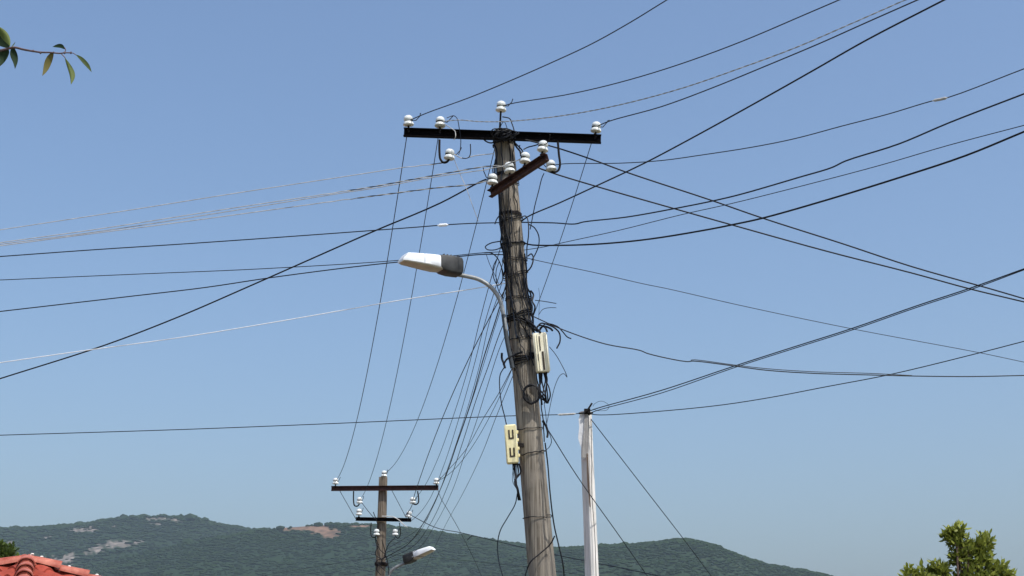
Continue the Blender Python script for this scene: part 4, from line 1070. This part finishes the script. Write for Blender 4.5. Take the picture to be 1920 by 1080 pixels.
shaped_leaf([(121, 107), (126, 118), (131, 132), (134, 144), (133, 159)], [(0, 0), (3, 4), (3.5, 8), (3, 7), (0, 0)], M['leaf_mid'], -.7, .3, 'pale green hanging leaf', 0.7)
shaped_leaf([(141, 102), (150, 107), (160, 117), (167, 126), (172, 136)], [(0, 0), (4, 3.5), (5.5, 4.5), (4, 3.5), (0, 0)], M['leaf_mid'], .5, .5, 'green leaf at the twig\'s tip', 0.1)
shaped_leaf([(-6, 48), (4, 56), (12, 66), (17, 76), (19, 87)], [(0, 0), (11, 5), (12, 5), (8, 3), (0, 0)], M['leaf_mid'], -.5, .4, 'bright green leaf at the left edge', 0.9, -.02)
shaped_leaf([(22, 90), (27, 98), (31, 108), (31, 118), (28, 130)], [(2, 5), (10, 5), (11, 4), (6, 3), (0, 0)], M['leaf_dark'], .3, .2, 'dark hooked leaf beneath the branch')
shaped_leaf([(14, 92), (12, 100), (8, 110), (4, 118), (-3, 127)], [(3, 5), (10, 7), (10, 6), (5, 4), (0, 0)], M['leaf_dark'], .3, .2)
shaped_leaf([(18, 90), (8, 82), (-2, 74), (-14, 70)], [(2, 2), (13, 10), (16, 12), (0, 0)], M['leaf_dark'], .3, .2, None, .3, .02)
shaped_leaf([(10, 94), (0, 100), (-12, 104), (-26, 108)], [(2, 2), (10, 11), (10, 12), (0, 0)], M['leaf_dark'], .3, .2, None, .6, .01)
shaped_leaf([(20, 90), (24, 86), (27, 82), (29, 78)], [(0, 0), (1.5, 1.5), (1.2, 1.2), (0, 0)], M['leaf_mid'], .3, .2)
# the rest of that tree's crown, beyond the left edge of the view
fb = MB(); rl = random.Random(5)
for i in range(1500):
    t = rl.random(); base = limb[int(t * (len(limb) - 9))] if i % 2 else V((-3.5, 4.8, 3.7))
    q = base + V((rl.gauss(-.1, .35), rl.gauss(0, .4), rl.gauss(.1, .32)))
    ip = proj(q)
    if ip[0] > -75: continue
    d = (V((0, 0, -1)) + rv(rl) * 0.9).normalized() * rl.uniform(.07, .11)
    leaf_geo(fb, q, q + d, .034, rv(rl), tint=rl.random(), segs=3)
fb.build('foliage', M['leaf_tree'], near)

# --- tree with twigs: crown made of shoots
def bushy(name, base, shoots, leafL, leafW, nper, matl, label, cat, seed, spread, trunk_r=0.05, fill=None):
    t = thing(name, V((base.x, base.y, 0)), label, cat); r_ = random.Random(seed)
    tb = MB(); lb = MB()
    fork = base + V((0, 0, (shoots[0][0].z - base.z) * 0.35))
    tb2 = MB().tube(smooth_path([base + V((0, 0, -.2)), base.lerp(fork, .5) + V((.03, .02, 0)), fork], 6), [trunk_r * (1 - .035 * i) for i in range(13)], 10)
    tb2.build('trunk', M['bark'], t, origin=base)
    for (root, tip, thick, cnt) in shoots:
        bend = V((r_.uniform(-.06, .06), r_.uniform(-.06, .06), 0))
        path = smooth_path([fork, root, root.lerp(tip, .5) + bend, tip], 6)
        tb.tube(path, [trunk_r * .22 * (1 - .85 * i / (len(path) - 1)) + .002 for i in range(len(path))], 6)
        for k in range(int(cnt * 0.8)):
            u = r_.random() ** 0.8
            c_ = root.lerp(tip, u) + bend * 4 * u * (1 - u)
            off = rv(r_) * thick * r_.random() ** .5 * (1 - .35 * u)
            q = c_ + off
            d = (off.normalized() * .6 + rv(r_) * .7 + V((0, 0, .15)) + (tip - root).normalized() * .5).normalized()
            l_ = leafL * r_.uniform(.6, 1.25)
            nn = (V((0, -.2, 1)) + rv(r_) * .8)
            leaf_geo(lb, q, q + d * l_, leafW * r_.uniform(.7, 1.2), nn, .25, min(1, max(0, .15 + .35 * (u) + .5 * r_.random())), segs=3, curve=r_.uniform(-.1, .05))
            if k % 5 == 0: tb.tube([c_, q], .0022, 4)
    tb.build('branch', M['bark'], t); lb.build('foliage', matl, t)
    return t
YT = 15.0
def TT(px, py, dy=0): return PY(px, py, YT + dy)
sh = []
def shoot(x0, y0, x1, y1, th, cnt, dy=0): sh.append((TT(x0, y0, dy), TT(x1, y1, dy + .05), th / 178.0, cnt))
shoot(1812, 1070, 1784, 995, 19, 330); shoot(1795, 1030, 1795, 990, 17, 170, -.05); shoot(1790, 1015, 1776, 1004, 13, 90); shoot(1800, 1045, 1812, 1026, 15, 110)
shoot(1835, 1070, 1846, 1013, 25, 420, .1); shoot(1840, 1040, 1856, 1016, 14, 90, .05); shoot(1815, 1040, 1838, 1018, 15, 170); shoot(1825, 1060, 1862, 1046, 10, 90)
shoot(1840, 1090, 1875, 1064, 18, 260); shoot(1800, 1050, 1790, 1046, 11, 70); shoot(1850, 1095, 1896, 1076, 13, 160)
shoot(1790, 1110, 1752, 1058, 15, 260); shoot(1780, 1110, 1728, 1066, 15, 240, .1); shoot(1760, 1115, 1700, 1068, 15, 240); shoot(1770, 1110, 1772, 1062, 12, 150); shoot(1740, 1120, 1690, 1082, 13, 160)
shoot(1830, 1120, 1840, 1072, 36, 700); shoot(1790, 1140, 1800, 1085, 38, 600); shoot(1720, 1150, 1730, 1090, 36, 500)
for k in range(16):
    a = rnd.uniform(0, 6.28); sh.append((TT(1800, 1190), TT(1800 + 150 * math.cos(a), 1185 + 75 * math.sin(a), rnd.uniform(-.7, .7)), .24, 170))
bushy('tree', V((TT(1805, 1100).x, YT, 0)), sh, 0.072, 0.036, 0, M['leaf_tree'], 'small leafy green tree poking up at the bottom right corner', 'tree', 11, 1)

# --- bush behind the roof at the left edge
YS = 27.0
sh = []
for (x0, y0, x1, y1, th, cnt) in ((-10, 1095, -4, 1024, 24, 1200), (10, 1095, 18, 1030, 20, 900), (-40, 1110, -40, 1026, 26, 700), (25, 1110, 32, 1050, 12, 400), (-80, 1140, -80, 1050, 30, 600), (-20, 1160, 10, 1090, 40, 500)):
    sh.append((PY(x0, y0, YS), PY(x1, y1, YS), th / 98.0, cnt))
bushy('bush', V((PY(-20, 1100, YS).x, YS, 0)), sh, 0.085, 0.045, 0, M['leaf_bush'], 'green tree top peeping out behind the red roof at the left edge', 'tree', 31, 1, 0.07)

# ================================================================== HOUSE with red tiled hip roof
def tile_mat():
    m = mat('red_clay_tile', (0.20, 0.030, 0.016), 0.7, scale=4, bump=0.3, bscale=50, col2=(0.34, 0.058, 0.036), spec=0.25)
    return m
M['tile'] = tile_mat()
M['cap'] = mat('salmon_clay_cap', (0.23, 0.036, 0.020), 0.6, scale=6, bump=0.3, bscale=40, col2=(0.45, 0.16, 0.11), spec=0.3)
YR = 18.0
apex = PY(50, 1056, YR)
ROT = R(-27)
house = thing('house', V((apex.x, apex.y, 0)), 'low house with red clay tiled hip roof at the bottom left corner', 'house')
half = 3.6; pitch = math.tan(R(23)); eave_z = apex.z - half * pitch
rz = Matrix.Rotation(ROT, 3, 'Z')
def RW(v): return V((apex.x, apex.y, 0)) + rz @ v
def roof_face(k):
    """triangular face of the pyramid roof; k quarter turns"""
    q = Matrix.Rotation(k * math.pi / 2, 3, 'Z'); mb = MB(); vs = {}; out = []; fs = []
    tw = 0.26; nsx = 10; course = 0.34; du = tw / nsx
    sl = math.hypot(1, pitch); rows = int(half * sl / (course / 5)) 
    def z_of(u, d):      # u across, d distance down the plan from apex
        ph = (u / tw) % 1.0
        wave = 0.045 * math.sin(math.pi * min(1, ph / 0.62)) if ph < 0.62 else -0.018 * math.sin(math.pi * (ph - 0.62) / 0.38)
        run = (d * sl / course) % 1.0
        return apex.z - d * pitch + wave + 0.030 * run + 0.004 * noise.noise(V((math.floor(u / tw) * 3.1, math.floor(d * sl / course) * 1.7, k)))
    idx = {}; V_ = []
    def vid(i, j, extra):
        key = (i, j, extra)
        if key not in idx:
            d = j * course / 5 / sl; u = i * du
            dd = d + (0.0005 if extra else 0)
            z = z_of(u, d - 1e-4 if extra == 0 and j % 5 == 0 and j > 0 else d)
            idx[key] = len(V_); V_.append(RW(q @ V((u, -d, 0))) + V((0, 0, z)))
        return idx[key]
    for j in range(0, rows):
        dmid = (j + 0.5) * course / 5 / sl
        nI = int(dmid / du)
        e0 = 1 if j % 5 == 0 else 2
        for i in range(-nI, nI):
            fs.append((vid(i, j, e0), vid(i, j + 1, 0 if (j + 1) % 5 == 0 else 2), vid(i + 1, j + 1, 0 if (j + 1) % 5 == 0 else 2), vid(i + 1, j, e0)))
            if j % 5 == 0 and j > 0: fs.append((vid(i, j, 0), vid(i, j, 1), vid(i + 1, j, 1), vid(i + 1, j, 0)))
    mb.add([v for v in V_], fs)
    return mb
roofs = MB()
for k in range(4):
    f_ = roof_face(k); roofs.add(f_.v, f_.f)
roof = roofs.build('roof', M['tile'], house, origin=apex)
# hip caps: overlapping half-round tiles set in mortar
for k in range(4):
    hb = MB(); mo = MB()
    end = V(((half) * (1 if k in (0, 3) else -1), (half) * (1 if k < 2 else -1), -half * pitch))
    A_ = V((0, 0, apex.z + 0.03)); d = (end).normalized(); L_ = end.length
    x = d; y = V((0, 0, 1)).cross(x).normalized(); z = x.cross(y)
    step = 0.36; n_ = int(L_ / step)
    for i in range(n_):
        s0 = i * step; s1_ = s0 + step + 0.05; ns = 12
        vs = []; fs = []
        for (s_, r_, lift) in ((s0, 0.085, 0.0), (s0 + step * 0.5, 0.098, 0.014), (s1_, 0.112, 0.030)):
            for rr_ in (r_, r_ - 0.014):
                for a in range(ns + 1):
                    an = math.pi * a / ns
                    vs.append(RW((A_ + x * s_ + y * (rr_ * math.cos(an)) + z * (rr_ * math.sin(an) * 0.9 + lift))))
        w_ = ns + 1
        for e in range(2):
            for a in range(ns):
                o_ = e * 2 * w_; fs.append((o_ + a, o_ + a + 1, o_ + 2 * w_ + a + 1, o_ + 2 * w_ + a))
                o_ += w_; fs.append((o_ + a + 1, o_ + a, o_ + 2 * w_ + a, o_ + 2 * w_ + a + 1))
        o_ = 4 * w_
        for a in range(ns): fs.append((o_ + a, o_ + a + 1, o_ + w_ + a + 1, o_ + w_ + a))
        hb.add(vs, fs)
        # mortar plug in the open lower end
        c_ = RW(A_ + x * (s1_ - 0.012) + z * 0.05)
        xx = rz @ x; yy = rz @ y; zz = rz @ z
        ring = [c_ + yy * (0.088 * math.cos(math.pi * a / 8)) + zz * (0.082 * math.sin(math.pi * a / 8) - .03) for a in range(9)]
        back = [p_ - xx * 0.05 for p_ in ring]
        if k == 0:
            for q_ in range(3):
                cc = RW(A_ + x * (s0 + q_ * step / 3 + .03) + y * .02 + z * (0.098 + .005 * math.sin(i * 3 + q_)))
                mo.lathe([(0.002, -.012), (.016, -.008), (.021, 0.002), (.014, .011), (.002, .014)], 8, 0, Matrix.Translation(cc) @ Matrix.Rotation(ROT, 4, 'Z') @ Matrix.Diagonal((1.25, 1, 1, 1)))
        mo.add(ring + back, [tuple(range(9)), tuple(reversed(range(9, 18)))] + [(a, a + 9, a + 10, a + 1) for a in range(8)])
    mo.tube([RW(A_ + x * (L_ * t / 30) + y * .02 + z * 0.070) for t in range(31)], 0.018, 6)
    hb.build('hip_cap', M['cap'], roof, origin=apex); mo.build('mortar', M['mortar'] if k == 0 else M['cap'], roof, origin=apex)
hb = MB().lathe([(0.15, -.06), (0.13, .0), (0.09, .045), (0.03, .07), (0.005, .075)], 18, 0, Matrix.Translation(apex + V((0, 0, 0.03))))
hb.build('roof_cap', M['cap'], roof, origin=apex)
# walls, eaves, door and windows below the roof
wh = half - 0.45; wz = apex.z - wh * pitch - 0.05
def hbox(c, s): 
    return RW(V(c)), s
c_, s_ = hbox((0, 0, wz / 2 - .1), (2 * wh, 2 * wh, wz + .2)); MB().box(c_, s_, rz).build('wall', M['wall'], house, smooth=False)
ez = apex.z - half * pitch - 0.06
c_, s_ = hbox((0, 0, ez - 0.02), (2 * half - .04, 2 * half - .04, 0.06)); MB().box(c_, s_, rz).build('eaves', M['frame'], house, smooth=False)
for fx, face in ((-1.5, 0), (1.5, 0), (-1.4, 1), (1.4, 1)):
    q = Matrix.Rotation(face * math.pi / 2, 3, 'Z')
    c = q @ V((fx, -wh - .015, 1.1)); f_ = MB()
    rr_ = rz @ q
    for (dx, dz, sx_, sz_) in ((0, .42, .9, .07), (0, -.42, .9, .07), (-.42, 0, .07, .77), (.42, 0, .07, .77), (0, 0, .05, .77)):
        f_.box(RW(c) + rr_ @ V((dx, -.02, dz)), (sx_, .06, sz_), rr_)
    wf = f_.build('window', M['frame'], house, smooth=False)
    MB().box(RW(c), (.8, .02, .8), rr_).build('pane', M['glass'], wf, smooth=False)
c = V((0, -wh - .02, .95)); dr = MB().box(RW(c), (.9, .05, 1.9), rz).build('door', M['bark'], house, smooth=False)
MB().tube([RW(c + V((.35, -.03, 0))), RW(c + V((.35, -.09, 0))), RW(c + V((.25, -.09, 0)))], .012, 8).build('handle', M['galv'], dr)

# ================================================================== HAZE
hz = MB().box((0, 1500, 300), (17000, 12000, 606))
ho = hz.build('haze', [], smooth=False)
hm = bpy.data.materials.new('haze_air'); hm.use_nodes = True; n_ = hm.node_tree.nodes; n_.remove(n_['Principled BSDF'])
pv = n_.new('ShaderNodeVolumePrincipled'); pv.inputs['Color'].default_value = (0.66, 0.83, 1.0, 1); pv.inputs['Density'].default_value = 0.000050
pv.inputs['Anisotropy'].default_value = 0.1
hm.node_tree.links.new(pv.outputs[0], n_['Material Output'].inputs['Volume'])
ho.data.materials.append(hm); tag(ho, 'pale bluish haze veiling the distant hills', 'haze', kind='stuff')
